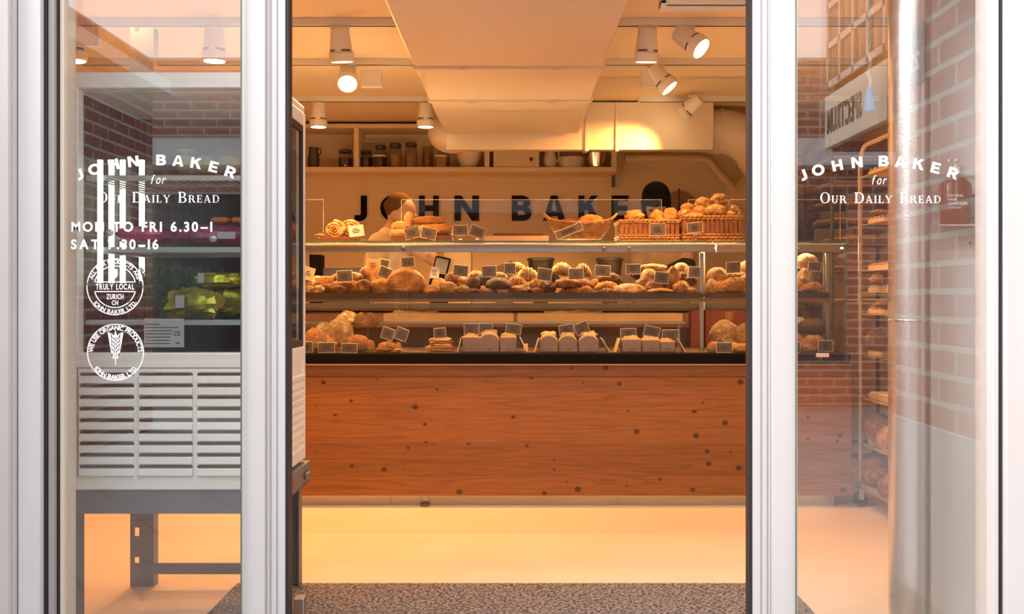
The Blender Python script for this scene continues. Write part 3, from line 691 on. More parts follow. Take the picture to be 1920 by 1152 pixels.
# central flat duct
def oval(cx, w_, z0, z1, n=8, r=.09):
    h = (z1-z0)/2; r = min(r, h); p = []
    for (ax, az, a0) in ((cx+w_-r, z0+r, -math.pi/2), (cx+w_-r, z1-r, 0), (cx-w_+r, z1-r, math.pi/2), (cx-w_+r, z0+r, math.pi)):
        for i in range(n+1): t = a0 + math.pi/2*i/n; p.append((ax + r*math.cos(t), az + r*math.sin(t)))
    return p
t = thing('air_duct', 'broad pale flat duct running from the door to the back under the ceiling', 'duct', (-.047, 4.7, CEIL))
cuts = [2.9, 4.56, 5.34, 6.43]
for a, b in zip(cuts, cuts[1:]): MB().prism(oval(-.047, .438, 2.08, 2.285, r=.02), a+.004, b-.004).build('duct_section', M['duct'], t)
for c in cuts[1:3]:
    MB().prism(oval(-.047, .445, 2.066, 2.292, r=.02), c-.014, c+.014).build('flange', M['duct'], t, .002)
    mb = MB()
    for x in (-.26, .17): mb.box(x-.018, x+.018, c-.02, c+.02, 2.06, 2.0665)
    mb.build('clip', M['track'], t, .001)
# cross duct
t = thing('cross_duct', 'wide round-bellied duct crossing under the ceiling to the elbow', 'duct', (.3, 6.6, CEIL))
prof = [(6.452, 2.105), (6.452, 2.285), (6.86, 2.285)]
for i in range(13):
    a = i/12*math.pi/2; prof.append((6.462 + .398*math.cos(a), 2.105 - .125*math.sin(a)))
xa, xb = -.47, 1.26
MB().prismx(prof, .40, xb).build('duct_section', M['duct'], t)
mb = MB().prismx(prof, xa, .40)
mb.build('duct_section', M['duct'], t)
MB().ell((xa+.02, 6.66, 2.12), (.16, .19, .135), 24, 14).build('end_cap', M['duct'], t)
for x in (wx(1100, 6.45), wx(1157, 6.45)):
    MB().prismx([(y-.008 if y < 6.5 else y, z-.012 if z < 2.2 else z) for y, z in prof], x-.011, x+.011).build('flange', M['duct'], t, .002)
mb = MB()
for px in (1000, 1095, 1245): mb.cbox((wx(px, 6.6), 6.50, 2.058), (.035, .03, .02))
mb.build('clip', M['track'], t, .002)
# elbow
t = thing('elbow_duct', 'white elbow duct bending down towards the trolley side', 'duct', (1.5, 6.6, 2.0))
pts = [(1.262, 6.66, 2.13), (1.34, 6.66, 2.13)]
for i in range(1, 9):
    a = i/8*math.radians(62); pts.append((1.34 + .30*math.sin(a), 6.66, 2.13 - .30*(1-math.cos(a))))
d = (pts[-1][0]-pts[-2][0], pts[-1][2]-pts[-2][2]); n_ = math.hypot(*d)
pts.append((pts[-1][0] + d[0]/n_*.10, 6.68, pts[-1][2] + d[1]/n_*.10))
pts += [(pts[-1][0]+.05, 6.76, pts[-1][2]-.06), (pts[-1][0]+.08, 6.92, pts[-1][2]-.08), (pts[-1][0]+.09, 7.2, pts[-1][2]-.09), (pts[-1][0]+.09, 7.498, pts[-1][2]-.09)]
MB().tube(pts, .148, 28).build('duct_bend', M['duct'], t)
for i in (1, 9):
    p = Vector(pts[i]); q = Vector(pts[i+1]); dd = (q-p).normalized(); MB().cyl(p-dd*.008, p+dd*.008, .154, n=28).build('flange', M['duct'], t)
# thin tube standing in for the duct's shadow on the back wall
tag(MB().tube([at(1172, 297, 7.42), at(1312, 297, 7.42), at(1330, 302, 7.42), at(1372, 352, 7.42), at(1384, 360, 7.42), at(1416, 361, 7.42)], .028, 12).build('shadow_tube', M['paint']), 'thin bent wall-coloured tube standing in for the duct shadow above the round board', 'shadow stand-in')

t = thing('exit_sign', 'white framed exit sign box with green panel hung from the ceiling', 'sign', (1.1, 3.9, CEIL))
MB().box(wx(1237, 3.9), wx(1420, 3.9), 3.86, 3.94, wz(12, 3.9), wz(5, 3.9)).box(wx(1237, 3.9), wx(1420, 3.9), 3.86, 3.94, 2.27, CEIL).box(wx(1237, 3.9), wx(1247, 3.9), 3.86, 3.94, wz(18, 3.9), 2.29).box(wx(1240, 3.9), wx(1420, 3.9), 3.875, 3.925, wz(19, 3.9), wz(14.5, 3.9)).build('sign_frame', M['lampwhite'], t, .002)
MB().box(wx(1268, 3.9), wx(1305, 3.9), 3.868, 3.93, wz(4.9, 3.9), 2.268).build('sign_panel', M['green'], t)

# ================================================================ FRIDGE ON ITS RACK
YF = 2.95
fx = lambda p: wx(p, YF)
fz = lambda p: wz(p, YF)
FX0, FX1, FZ0, FZ1, FY1 = fx(112), fx(501), fz(920), fz(135), 3.48
t = thing('display_fridge', 'pale grey glass fronted display fridge with louvred grille standing on a steel rack', 'fridge', ((FX0+FX1)/2, 3.2, FZ0))
def rrect(x0, x1, z0, z1, r, n=6):
    p = []
    for cx, cz, a0 in ((x1-r, z0+r, -math.pi/2), (x1-r, z1-r, 0), (x0+r, z1-r, math.pi/2), (x0+r, z0+r, math.pi)):
        for i in range(n+1): a = a0 + math.pi/2*i/n; p.append((cx+r*math.cos(a), cz+r*math.sin(a)))
    return p
def frame_prism(mb, out, inn, y0, y1):
    n = len(out); vs = [(x, y0, z) for x, z in out] + [(x, y0, z) for x, z in inn] + [(x, y1, z) for x, z in out] + [(x, y1, z) for x, z in inn]; fs = []
    for i in range(n):
        j = (i+1) % n
        fs += [(i, j, n+j, n+i), (2*n+i, 3*n+i, 3*n+j, 2*n+j), (i, 2*n+i, 2*n+j, j), (n+i, n+j, 3*n+j, 3*n+i)]
    mb.add(vs, fs)
GX0, GX1, GZ0, GZ1 = fx(145), fx(490), fz(662), fz(165)     # front glass
# front face frame: body around glass and grille
mb = MB(); frame_prism(mb, rrect(FX0, FX1, FZ0, FZ1, .03), rrect(GX0, GX1, GZ0, GZ1, .003), YF, YF+.045)
mb.build('front_frame', M['fridge'], t, .004)
MB().box(GX0, GX1, YF+.012, YF+.018, GZ0, GZ1).build('front_glass', M['case'], t)
# grille on the front
ox = fx(145); gz0, gz1 = fz(892), fz(690)
cols = [(150, 252), (261, 362), (370, 470)]
def grille(mb_f, mb_s, xs, z0, z1, nrow, y, pit=None):
    pit = (z1-z0)/nrow
    for x0, x1 in xs:
        for k in range(nrow):
            zt = z1 - k*pit
            mb_f.prismx([(y-.0005, zt-pit*.30), (y-.010, zt-pit*.36), (y-.012, zt-pit*.95), (y-.0005, zt-pit*.99)], x0, x1)
            mb_s.prism(rrect(x0, x1, zt-pit*.38, zt-pit*.03, .007, 4), y-.0012, y-.0002)
a_, b_ = MB(), MB(); grille(a_, b_, [(fx(p), fx(q)) for p, q in cols], fz(893), fz(698), 9, YF)
gr = a_.build('front_grille', M['fridge'], t, .002); b_.build('grille_slot', mat('grille_shadow_gap', (.10, .09, .08), .8), gr)
gr.data.update()
mb = MB()
for x0, x1, z0, z1 in ((145, 490, 691, 689.6), (145, 146.2, 893, 690),): mb.box(fx(x0), fx(x1), YF-.0012, YF-.0002, fz(z0), fz(z1))
mb.build('grille_seam', M['greyink'], t)
# body shell: top, bottom, back, left wall, dark inside
MB().box(FX0+.004, FX1-.004, YF+.0455, FY1, FZ1-.05, FZ1-.002).build('cabinet_top', M['fridge'], t, .006)
MB().box(FX0+.004, FX1-.004, YF+.0455, FY1, FZ0+.004, GZ0-.012).build('cabinet_body', M['fridge'], t, .006)
MB().box(FX0+.004, FX0+.03, YF+.0455, FY1-.02, GZ0-.012, FZ1-.05).build('side_lining', M['fridge'], t)
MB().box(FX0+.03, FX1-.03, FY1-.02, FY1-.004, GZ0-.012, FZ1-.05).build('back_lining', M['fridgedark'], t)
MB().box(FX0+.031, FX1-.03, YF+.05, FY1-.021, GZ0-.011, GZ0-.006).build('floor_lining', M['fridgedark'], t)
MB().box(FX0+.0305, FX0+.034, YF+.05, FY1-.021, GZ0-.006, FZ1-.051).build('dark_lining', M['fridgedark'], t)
# glazed end with its own frame and grille
mb = MB()
mb.box(FX1-.026, FX1, YF+.0455, YF+.085, FZ0+.01, FZ1-.03).box(FX1-.026, FX1, FY1-.03, FY1, FZ0+.01, FZ1-.03).box(FX1-.026, FX1, YF+.0855, FY1-.0305, FZ1-.075, FZ1-.03).box(FX1-.026, FX1, YF+.0855, FY1-.0305, GZ0-.06, GZ0-.005)
mb.box(FX1-.026, FX1-.006, YF+.0855, FY1-.0305, FZ0+.01, GZ0-.0605)
e = mb.build('end_frame', M['fridge'], t, .003)
mb = MB(); y0, y1, z0, z1 = YF+.087, FY1-.032, GZ0-.003, FZ1-.077
for b in ((y0, y0+.022, z0, z1), (y1-.022, y1, z0, z1), (y0+.022, y1-.022, z1-.022, z1), (y0+.022, y1-.022, z0, z0+.022)): mb.box(FX1-.012, FX1-.001, *b)
mb.build('end_gasket', M['gasket'], t)
MB().box(FX1-.010, FX1-.006, y0+.022, y1-.022, z0+.022, z1-.022).build('end_glass', M['case'], t)
mb = MB(); n = 10; z0, z1 = FZ0+.045, GZ0-.09; pit = (z1-z0)/n
for k in range(n):
    z = z1-k*pit; mb.add([(FX1-.006, y0, z-pit*.35), (FX1+.006, y0, z-pit*.45), (FX1+.006, y0, z-pit*.95), (FX1-.006, y0, z-pit), (FX1-.006, y1, z-pit*.35), (FX1+.006, y1, z-pit*.45), (FX1+.006, y1, z-pit*.95), (FX1-.006, y1, z-pit)], [(0,1,2,3), (7,6,5,4), (0,4,5,1), (1,5,6,2), (2,6,7,3), (3,7,4,0)])
eg = mb.build('end_grille', M['fridge'], t, .002)
MB().box(FX1-.0062, FX1-.0055, y0+.002, y1-.002, z0, z1).build('grille_slot', M['slot'], eg)
# shelves, and one lamp tube with copies standing in for its reflections
SHELF = [fz(332), fz(470), fz(610)]
for z in SHELF:
    mb = MB().box(FX0+.045, FX1-.035, YF+.075, YF+.083, z-.002, z+.014)
    s_ = mb.build('wire_shelf', M['fridgeshelf'], t)
    m2 = MB().box(FX0+.045, FX1-.035, FY1-.05, FY1-.045, z-.002, z+.006)
    for i in range(22): x = FX0+.05 + i*(FX1-FX0-.09)/21; m2.tube([(x, YF+.08, z), (x, FY1-.047, z)], .002, 5)
    m2.build('shelf_wire', M['fridgeshelf'], s_)
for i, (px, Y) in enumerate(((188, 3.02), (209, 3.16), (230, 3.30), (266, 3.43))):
    MB().cyl((wx(px, Y), Y, wz(531, Y)), (wx(px, Y), Y, wz(300, Y)), .0085*Y/3, n=12).build('tube_and_reflection', M['tube'], t)
# rating plate
rp = MB().box(fx(268), fx(343), YF+.0085, YF+.0115, fz(652), fz(598)).build('rating_plate', M['label'], t)
mb = MB(); yy = YF+.008
text_line(mb, 'CE', fx(324), fx(336), fz(630), 8/633, yy, .02)
for k, (x0, x1) in enumerate(((270, 297), (271, 333), (271, 322), (271, 320), (271, 318), (271, 316), (271, 317))): mb.box(fx(x0), fx(x1), yy, yy+.0008, fz(609.5+6*k), fz(608+6*k))
mb.box(fx(328), fx(335), yy, yy+.0008, fz(645), fz(643)); mb.build('plate_print', M['ink'], rp)

# rack
t = thing('shelf_rack', 'grey slotted angle steel rack carrying the display fridge', 'rack', ((FX0+FX1)/2, 3.2, 0))
zb = FZ0 - .002
MB().box(FX0-.01, FX1+.012, YF+.01, 3.50, zb-.012, zb).box(FX0-.01, FX1+.012, YF+.01, YF+.022, zb-.07, zb-.012).box(FX0-.01, FX1+.012, 3.488, 3.50, zb-.07, zb-.012).box(FX1, FX1+.012, YF+.022, 3.488, zb-.07, zb-.012).box(FX0-.01, FX0+.002, YF+.022, 3.488, zb-.07, zb-.012).build('shelf_panel', M['greysteel'], t, .002)
MB().box(FX1+.0125, FX1+.022, 3.40, 3.46, zb-.05, zb-.03).build('corner_bracket', M['greysteel'], t, .003)
def slotted(x, Y, h, wd, m, nm, s):
    mb = MB(); sl = .012
    # strip with rectangular holes: rails and bridges
    z0_ = .0125 if x > -1 else 0; z = z0_; hole, step = .030, .105
    mb.box(x-wd/2, x-wd/2+.016, Y, Y+.003, z0_, h).box(x-wd/2+.032, x+wd/2, Y, Y+.003, z0_, h)
    while z < h: mb.box(x-wd/2+.0155, x-wd/2+.0325, Y+.0001, Y+.0029, z, min(h, z+step-hole)); z += step
    mb.box(x+wd/2-.003, x+wd/2, Y+.003, Y+.045, z0_, h).box(x-wd/2, x-wd/2+.003, Y+.003, Y+.02, z0_, h)
    return mb.build(nm, m, t)
slotted(wx(266, 3.52), 3.52, 1.98, .083, M['greysteel'], 'upright_post', 1)
MB().box(-.80, -.768, 3.504, 3.508, .0125, zb-.071).box(-.768, -.764, 3.46, 3.508, .0125, zb-.071).build('upright_post', M['greysteel'], t)
MB().box(FX0-.008, FX0+.05, 3.0, 3.003, 0, zb-.071).box(FX0-.008, FX0-.005, 3.003, 3.05, 0, zb-.071).build('upright_post', M['greysteel'], t)
slotted(FX1-.03, 3.0, zb-.071, .05, M['greysteel'], 'upright_post', 1).location.z += .0
MB().box(-1.36, -.81, 3.50, 3.503, .05, .09).build('cross_brace', M['greysteel'], t, .002)

# goods in the fridge
def pillow(c, s, seed, n=14, amp=.12, pinch=True):
    mb = MB(); vs = []; fs = []; m = n
    for i in range(m+1):
        ph = math.pi*i/m - math.pi/2
        for k in range(2*n):
            a = math.pi*k/n; p = Vector((math.cos(ph)*math.cos(a), math.cos(ph)*math.sin(a), math.sin(ph)))
            q = Vector((math.copysign(abs(p.x)**.6, p.x), math.copysign(abs(p.y)**.7, p.y), math.copysign(abs(p.z)**.75, p.z)))
            d = 1 + amp*(noise.noise(q*2.2 + Vector((seed*3.1, 0, 0))) + .6*noise.noise(q*5 + Vector((0, seed*2.3, 0))))
            vs.append((c[0]+q.x*s[0]*d, c[1]+q.y*s[1]*d, c[2]+q.z*s[2]*d))
    for i in range(m):
        for k in range(2*n): fs.append((i*2*n+k, i*2*n+(k+1) % (2*n), (i+1)*2*n+(k+1) % (2*n), (i+1)*2*n+k))
    return mb.add(vs, fs)
YB = 3.16; q = YB/FPX
def goods(name, label, cat, px, py, w_, h_, m, seed, d=.06, Y=YB, amp=.14, group=None):
    c = (wx(px, Y), Y, wz(py, Y)); lo = [z for z in SHELF if z < c[2]]
    if lo: c = (c[0], c[1], max(c[2], max(lo) + .006 + h_*Y/FPX/2*(1 + amp*.8)))
    t = thing(name, label, cat, (c[0], c[1], c[2]-h_*Y/FPX/2), group)
    pillow(c, (w_*Y/FPX/2, d, h_*Y/FPX/2), seed, amp=amp).build('wrapper', m, t); return t, c
silver = mat('silver_print', (.55, .58, .62), .3, .6)
t, c = goods('purple_pack', 'long purple foil bag lying on the middle fridge shelf, the end under the opening hours', 'bag', 274, 442, 102, 34, M['foilpurple'], 1, .06)
MB().ell((c[0]-.09, c[1]-.066, c[2]+.005), (.014, .004, .011)).build('round_seal', silver, t)
t, c = goods('purple_pack', 'crumpled purple foil bag with grey sticker on the middle shelf by the door stile', 'bag', 402, 442, 136, 38, M['foilpurple'], 2, .06)
MB().box(c[0]+.03, c[0]+.085, c[1]-.066, c[1]-.062, c[2]-.014, c[2]+.008).build('sticker', silver, t)
MB().ell((c[0]+.015, c[1]-.064, c[2]-.014), (.013, .004, .011)).build('round_seal', silver, t)
for (px, wd, lb) in ((415, 36, 'orange packet on top of the purple bag, the wider one'), (448, 26, 'orange packet on top of the purple bag next to the door stile')):
    c = at(px, 414, 3.18); t = thing('orange_packet', lb, 'packet', c, 'orange packets'); pillow(c, (wd*q/2, .03, .011), px, 8, .08).build('wrapper', M['orange'], t)
t, c = goods('foil_pack', 'shiny yellow green foil bag in front on the lower fridge shelf, the slanting one', 'bag', 364, 570, 100, 54, M['foilyellow'], 3, .055, 3.12, .3)
MB().box(c[0]-.034, c[0]-.008, c[1]-.072, c[1]-.068, c[2]-.012, c[2]+.026).build('sticker', silver, t)
t, c = goods('foil_pack', 'shiny yellow green foil bag on the lower fridge shelf behind the door stile edge', 'bag', 446, 566, 84, 60, M['foilyellow'], 4, .055, 3.25, .3)
t, c = goods('foil_pack', 'yellow green foil bag lying on top of the other two on the lower shelf', 'bag', 412, 525, 90, 28, M['foilyellow'], 9, .05, 3.18, .3)
MB().box(c[0]-.05, c[0]-.03, c[1]-.064, c[1]-.06, c[2]-.01, c[2]+.02).build('sticker', silver, t)
# a bundle of herbs
t = thing('herb_bundle', 'feathery bundle of green herbs at the back of the lower fridge shelf', 'herbs', at(325, 598, 3.3)); mb = MB(); rnd = random.Random(4)
for i in range(420):
    b = at(332 + max(-42, min(42, rnd.gauss(0, 24))), 590, 3.33); b.z = SHELF[2] + .012; h = rnd.uniform(.09, .175); x2 = rnd.gauss(0, .045)
    p = b + Vector((x2, rnd.uniform(-.05, .05), h)); wdt = .006
    mid = b.lerp(p, .6); mb.add([b, mid+Vector((wdt, 0, 0)), p, mid-Vector((wdt, .003, 0))], [(0, 1, 2, 3)])
    for k in range(4):
        f = rnd.uniform(.4, 1); c = b.lerp(p, f); dx, dz = rnd.uniform(-.02, .02), rnd.uniform(-.004, .02)
        mb.add([c, c+Vector((dx*.5+.003, -.004, dz*.5-.003)), c+Vector((dx, -.008, dz)), c+Vector((dx*.5-.003, 0, dz*.5+.003))], [(0, 1, 2, 3)])
mb.build('foliage', M['herb'], t)
t = thing('berry_punnet', 'dark punnet of reddish leaves behind the round emblem on the lower shelf', 'punnet', at(262, 598, 3.15)); c = at(262, 583, 3.2)
pillow(c, (.055, .05, .028), 21, 10, .3).build('contents', mat('russet_leaf', (.14, .05, .03), .6, var=.7, scale=40), t)
for i, (px, lb) in enumerate(((352, 'olive yellow packet on the top fridge shelf, beside the green lid'), (388, 'olive yellow packet on the top fridge shelf, in the middle of the three'), (428, 'olive yellow packet on the top fridge shelf next to the door stile'))):
    c = at(px, 308, 3.25); t = thing('herb_packet', lb, 'packet', at(px, 325, 3.25), 'packets on the top fridge shelf'); pillow(c, (.034, .03, .028), 30+i, 8, .2).build('wrapper', M['olive'], t)
t = thing('green_tub', 'green lidded tub standing at the back of the top fridge shelf', 'tub', at(345, 325, 3.36)); c = at(345, 323, 3.36)
MB().lathe([(.034, 0), (.036, .062), (0, .062)], c, 20).build('tub_body', M['fridgedark'], t); MB().lathe([(.039, .0625), (.039, .072), (.03, .076), (0, .076)], c, 20).build('tub_lid', M['teal'], t)

# ================================================================ COUNTER
CY = 4.82; CXL, CXR = -1.75, wx(1597, CY)
t = thing('serving_counter', 'long knotty pine serving counter with recessed pale plinth', 'counter', (0, 5.2, 0))
KY = 4.893
zt, zb = wz(683, CY), wz(930, CY)
MB().box(CXL, CXR, CY, CY+.028, zb, wz(708, CY)).build('front_panel', M['pine'], t, .002)
MB().box(CXL, CXR, CY+.008, CY+.028, wz(708, CY)+.0005, zt-.006).build('top_rail', M['pine'], t)
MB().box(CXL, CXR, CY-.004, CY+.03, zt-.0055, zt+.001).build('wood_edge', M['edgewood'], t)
MB().box(CXR-.028, CXR, CY+.0285, 5.62, zb, zt-.006).build('end_panel', M['pine'], t)
MB().box(CXL, CXR-.03, CY+.03, 5.62, zb+.01, zt-.008).build('carcass', M['darkboard'], t)
MB().box(CXL, CXR-.06, KY, KY+.02, 0, zb+.009).build('plinth', M['kick'], t)
MB().box(CXL, CXR-.06, KY-.004, KY-.0002, 0, .006).build('plinth_seal', M['greyseal'], t)
mb = MB()
for px in (732, 1158): mb.box(wx(px, KY)-.001, wx(px, KY)+.001, KY-.0008, KY+.001, .007, zb)
mb.build('plinth_joint', M['greyink'], t)
c = at(797, 948, KY-.025)
mb = MB(); pp = []
for i in range(20):
    a = 2*math.pi*i/20; pp.append((c.x + .022*math.copysign(abs(math.cos(a))**.6, math.cos(a)), KY-.03 + .014*math.sin(a), .012 + .004*math.sin(a)))
mb.tube(pp, .0035, 8, True); mb.build('pull_ring', M['darksteel'], t)
MB().box(c.x-.016, c.x+.016, KY-.006, KY-.0003, .008, .05).build('ring_plate', M['steel'], t, .001)
MB().box(CXL+.05, CXR-.1, CY+.036, CY+.05, zb-.003, zb+.0095).build('light_strip', mat('lit_led_strip', (1, .8, .5), .4, emit=(1.0, .64, .30), estr=3), t)

# glass display case on the counter
_k = t
t = thing('display_case', 'glass display case with steel posts and a black base standing on the counter', 'display case', (0, 5.2, zt))
ZB0, ZB1 = zt+.002, wz(663, CY)
CGX = wx(1585, CY)
MB().box(CXL, CGX+.02, CY-.022, 5.60, ZB0, ZB1).build('base', M['black'], t, .003)
GT = wz(452, CY)
MB().box(CXL, wx(1335, CY)-.001, CY+.004, CY+.010, ZB1, GT-.012).box(wx(1335, CY)+.001, CGX, CY+.004, CY+.010, ZB1, GT-.012).build('front_glass', M['case'], t)
MB().box(CGX, CGX+.006, CY+.004, 5.55, ZB1, GT-.012).build('end_glass', M['case'], t)
MB().box(CGX-.001, CGX+.007, CY+.002, CY+.012, ZB1, GT-.012).build('corner_edge', M['glassedge'], t)
MB().box(CXL, wx(1335, CY)-.002, CY-.01, 5.45, GT-.010, GT).box(wx(1335, CY)+.002, CGX+.008, CY-.01, 5.45, GT-.010, GT).build('top_glass', M['case'], t)
MB().box(CXL, wx(1335, CY)-.002, CY-.0125, CY-.0102, GT-.0100, GT).box(wx(1335, CY)+.002, CGX+.008, CY-.0125, CY-.0102, GT-.0100, GT).build('top_glass_edge', M['glassedge'], t)
MB().box(CXL, CGX, CY-.006, CY+.014, GT-.0175, GT-.0115).build('edge_trim', M['brightedge'], t)
MB().box(CXL, wx(1340, 4.87), 4.86, 4.885, wz(473, 4.87), wz(459, 4.87)).box(wx(1343, 4.87), CGX-.01, 4.86, 4.885, wz(473, 4.87), wz(459, 4.87)).build('top_rail', M['steel'], t, .002)
for px in (757, 1133, 1180, 1497): MB().lathe([(.0, -.006), (.011, -.006), (.012, 0), (.009, .004), (0, .005)], (0, 0, 0), 18).xf(Matrix.Translation(at(px, 466, 4.852)) @ Matrix.Rotation(math.pi/2, 4, 'X')).build('rail_stud', M['chrome'], t)
TZ = 1.040
MB().box(CXL, wx(1316, 4.9), 4.885, 5.36, TZ-.018, TZ-.006).box(wx(1320, 4.9), wx(1552, 4.9), 4.885, 5.36, TZ-.018, TZ-.006).build('tray_shelf', M['tray'], t)
MB().box(CXL, wx(1316, 4.9), 4.878, 4.8845, TZ-.020, TZ+.006).box(wx(1320, 4.9), wx(1552, 4.9), 4.878, 4.8845, TZ-.020, TZ+.006).build('tray_lip', M['tray'], t)
MB().box(CXL, wx(1555, 4.9), 4.8865, 4.90, TZ-.040, TZ-.0185).build('shelf_rail', M['rail'], t, .002)
for px in (537, 1318, 1556):
    MB().box(wx(px, 4.9)-.010, wx(px, 4.9)+.010, 4.93, 4.95, ZB1, wz(474, 4.87)).build('front_post', M['steel'], t, .002)
for px in (560, 1318, 1548):
    MB().box(wx(px, 5.4)-.012, wx(px, 5.4)+.012, 5.40, 5.424, ZB1, GT-.011).build('rear_post', M['steel'], t, .002)
MB().box(CXL, CGX-.02, 5.43, 5.445, .955, .99).build('rear_rail', M['tray'], t, .002)
MB().box(CXL, CGX-.02, 5.43, 5.445, ZB1, .86).build('rear_rail_low', M['rail'], t, .002)
MB().box(CXL+.02, CGX-.02, 4.9, 5.40, ZB1-.0005, ZB1+.0012).build('deck', mat('deck_board', (.30, .19, .11), .5), t)
mb = MB()
MB().add([(wx(1290, 4.92), 4.86, ZB1+.002), (wx(1290, 5.3), 5.35, ZB1+.002), (wx(1290, 5.3), 5.35, wz(600, 5.3)), (wx(1290, 4.92), 4.86, wz(618, 4.92))], [(0, 1, 2, 3)]).build('divider_pane', M['thin'], t)

LT = mat('lit_case_strip', (1, .8, .5), .4, emit=(1.0, .60, .26), estr=130)
MB().box(CXL+.1, CGX-.05, 5.12, 5.135, GT-.024, GT-.016).build('light_strip', LT, t)
MB().box(CXL+.1, CGX-.05, 4.97, 4.98, TZ-.027, TZ-.0185).build('light_strip', mat('added_deck_strip', (1, .8, .5), .4, emit=(1.0, .60, .26), estr=44), t)  # unseen strip added under the tray to light the deck goods

# working table behind the case, with things on it
WT = .985
t = thing('work_table', 'dark brown back table behind the display case', 'table', (0, 5.75, 0))
MB().box(CXL, 1.5, 5.64, 5.96, WT-.04, WT).build('table_top', M['darkboard'], t, .003)
MB().box(CXL, 1.5, 5.66, 5.68, .0, WT-.0405).build('table_panel', M['darkboard'], t)
def upright_glass(px0, px1, label):
    Y = 5.30; t = thing('glass_screen', label, 'glass screen', (wx((px0+px1)/2, Y), Y, GT), 'glass screens on the counter')
    x0, x1 = wx(px0, Y), wx(px1, Y); z1 = wz(375, Y)
    MB().box(x0, x1, Y-.003, Y+.003, GT+.0005, z1).build('pane', M['thin'], t)
    MB().box(x0-.002, x0, Y-.003, Y+.003, GT+.0005, z1).box(x1, x1+.002, Y-.003, Y+.003, GT+.0005, z1).box(x0-.002, x1+.002, Y-.003, Y+.003, z1, z1+.0025).build('bright_edge', mat('faint_glass_edge', (.55, .45, .33), .3), t)
upright_glass(470, 606, 'clear glass screen behind the snail buns at the fridge end')
upright_glass(753, 1240, 'clear glass screen behind the oval basket')
upright_glass(1291, 1575, 'clear glass screen behind the basket of pale rolls')

# ================================================================ BREADS
TONE = {
    'pale': bread_mat('pale_crust', (.48, .27, .09), (.86, .68, .42), .55),
    'gold': bread_mat('golden_crust', (.36, .165, .042), (.70, .45, .19), .40),
    'brown': bread_mat('brown_crust', (.19, .072, .018), (.46, .24, .08), .30),
    'dark': bread_mat('dark_crust', (.07, .03, .012), (.17, .085, .035), .2),
    'seed': bread_mat('seeded_crust', (.34, .165, .05), (.60, .37, .15), .3, (.10, .045, .02)),
    'choc': bread_mat('chocolate_chunk_crust', (.44, .25, .09), (.66, .45, .21), .4, (.06, .02, .01)),
    'flour': bread_mat('floured_crust', (.42, .23, .08), (.84, .68, .43), .7),
}
_PROTO = {}
def sph(fn, n=26, m=16):
    mb = MB(); vs = []; fs = []
    for i in range(m+1):
        ph = math.pi*i/m - math.pi/2
        for k in range(n):
            a = 2*math.pi*k/n; p = Vector((math.cos(ph)*math.cos(a), math.cos(ph)*math.sin(a), math.sin(ph))); vs.append(fn(p))
    for i in range(m):
        for k in range(n): fs.append((i*n+k, i*n+(k+1) % n, (i+1)*n+(k+1) % n, (i+1)*n+k))
    return mb.add(vs, fs)
def nz(p, s, k): return noise.noise(p*s + Vector((k*7.3, k*1.7, -k*2.9)))
def flatten(z): return z if z > -.55 else -.55 + (z+.55)*.15
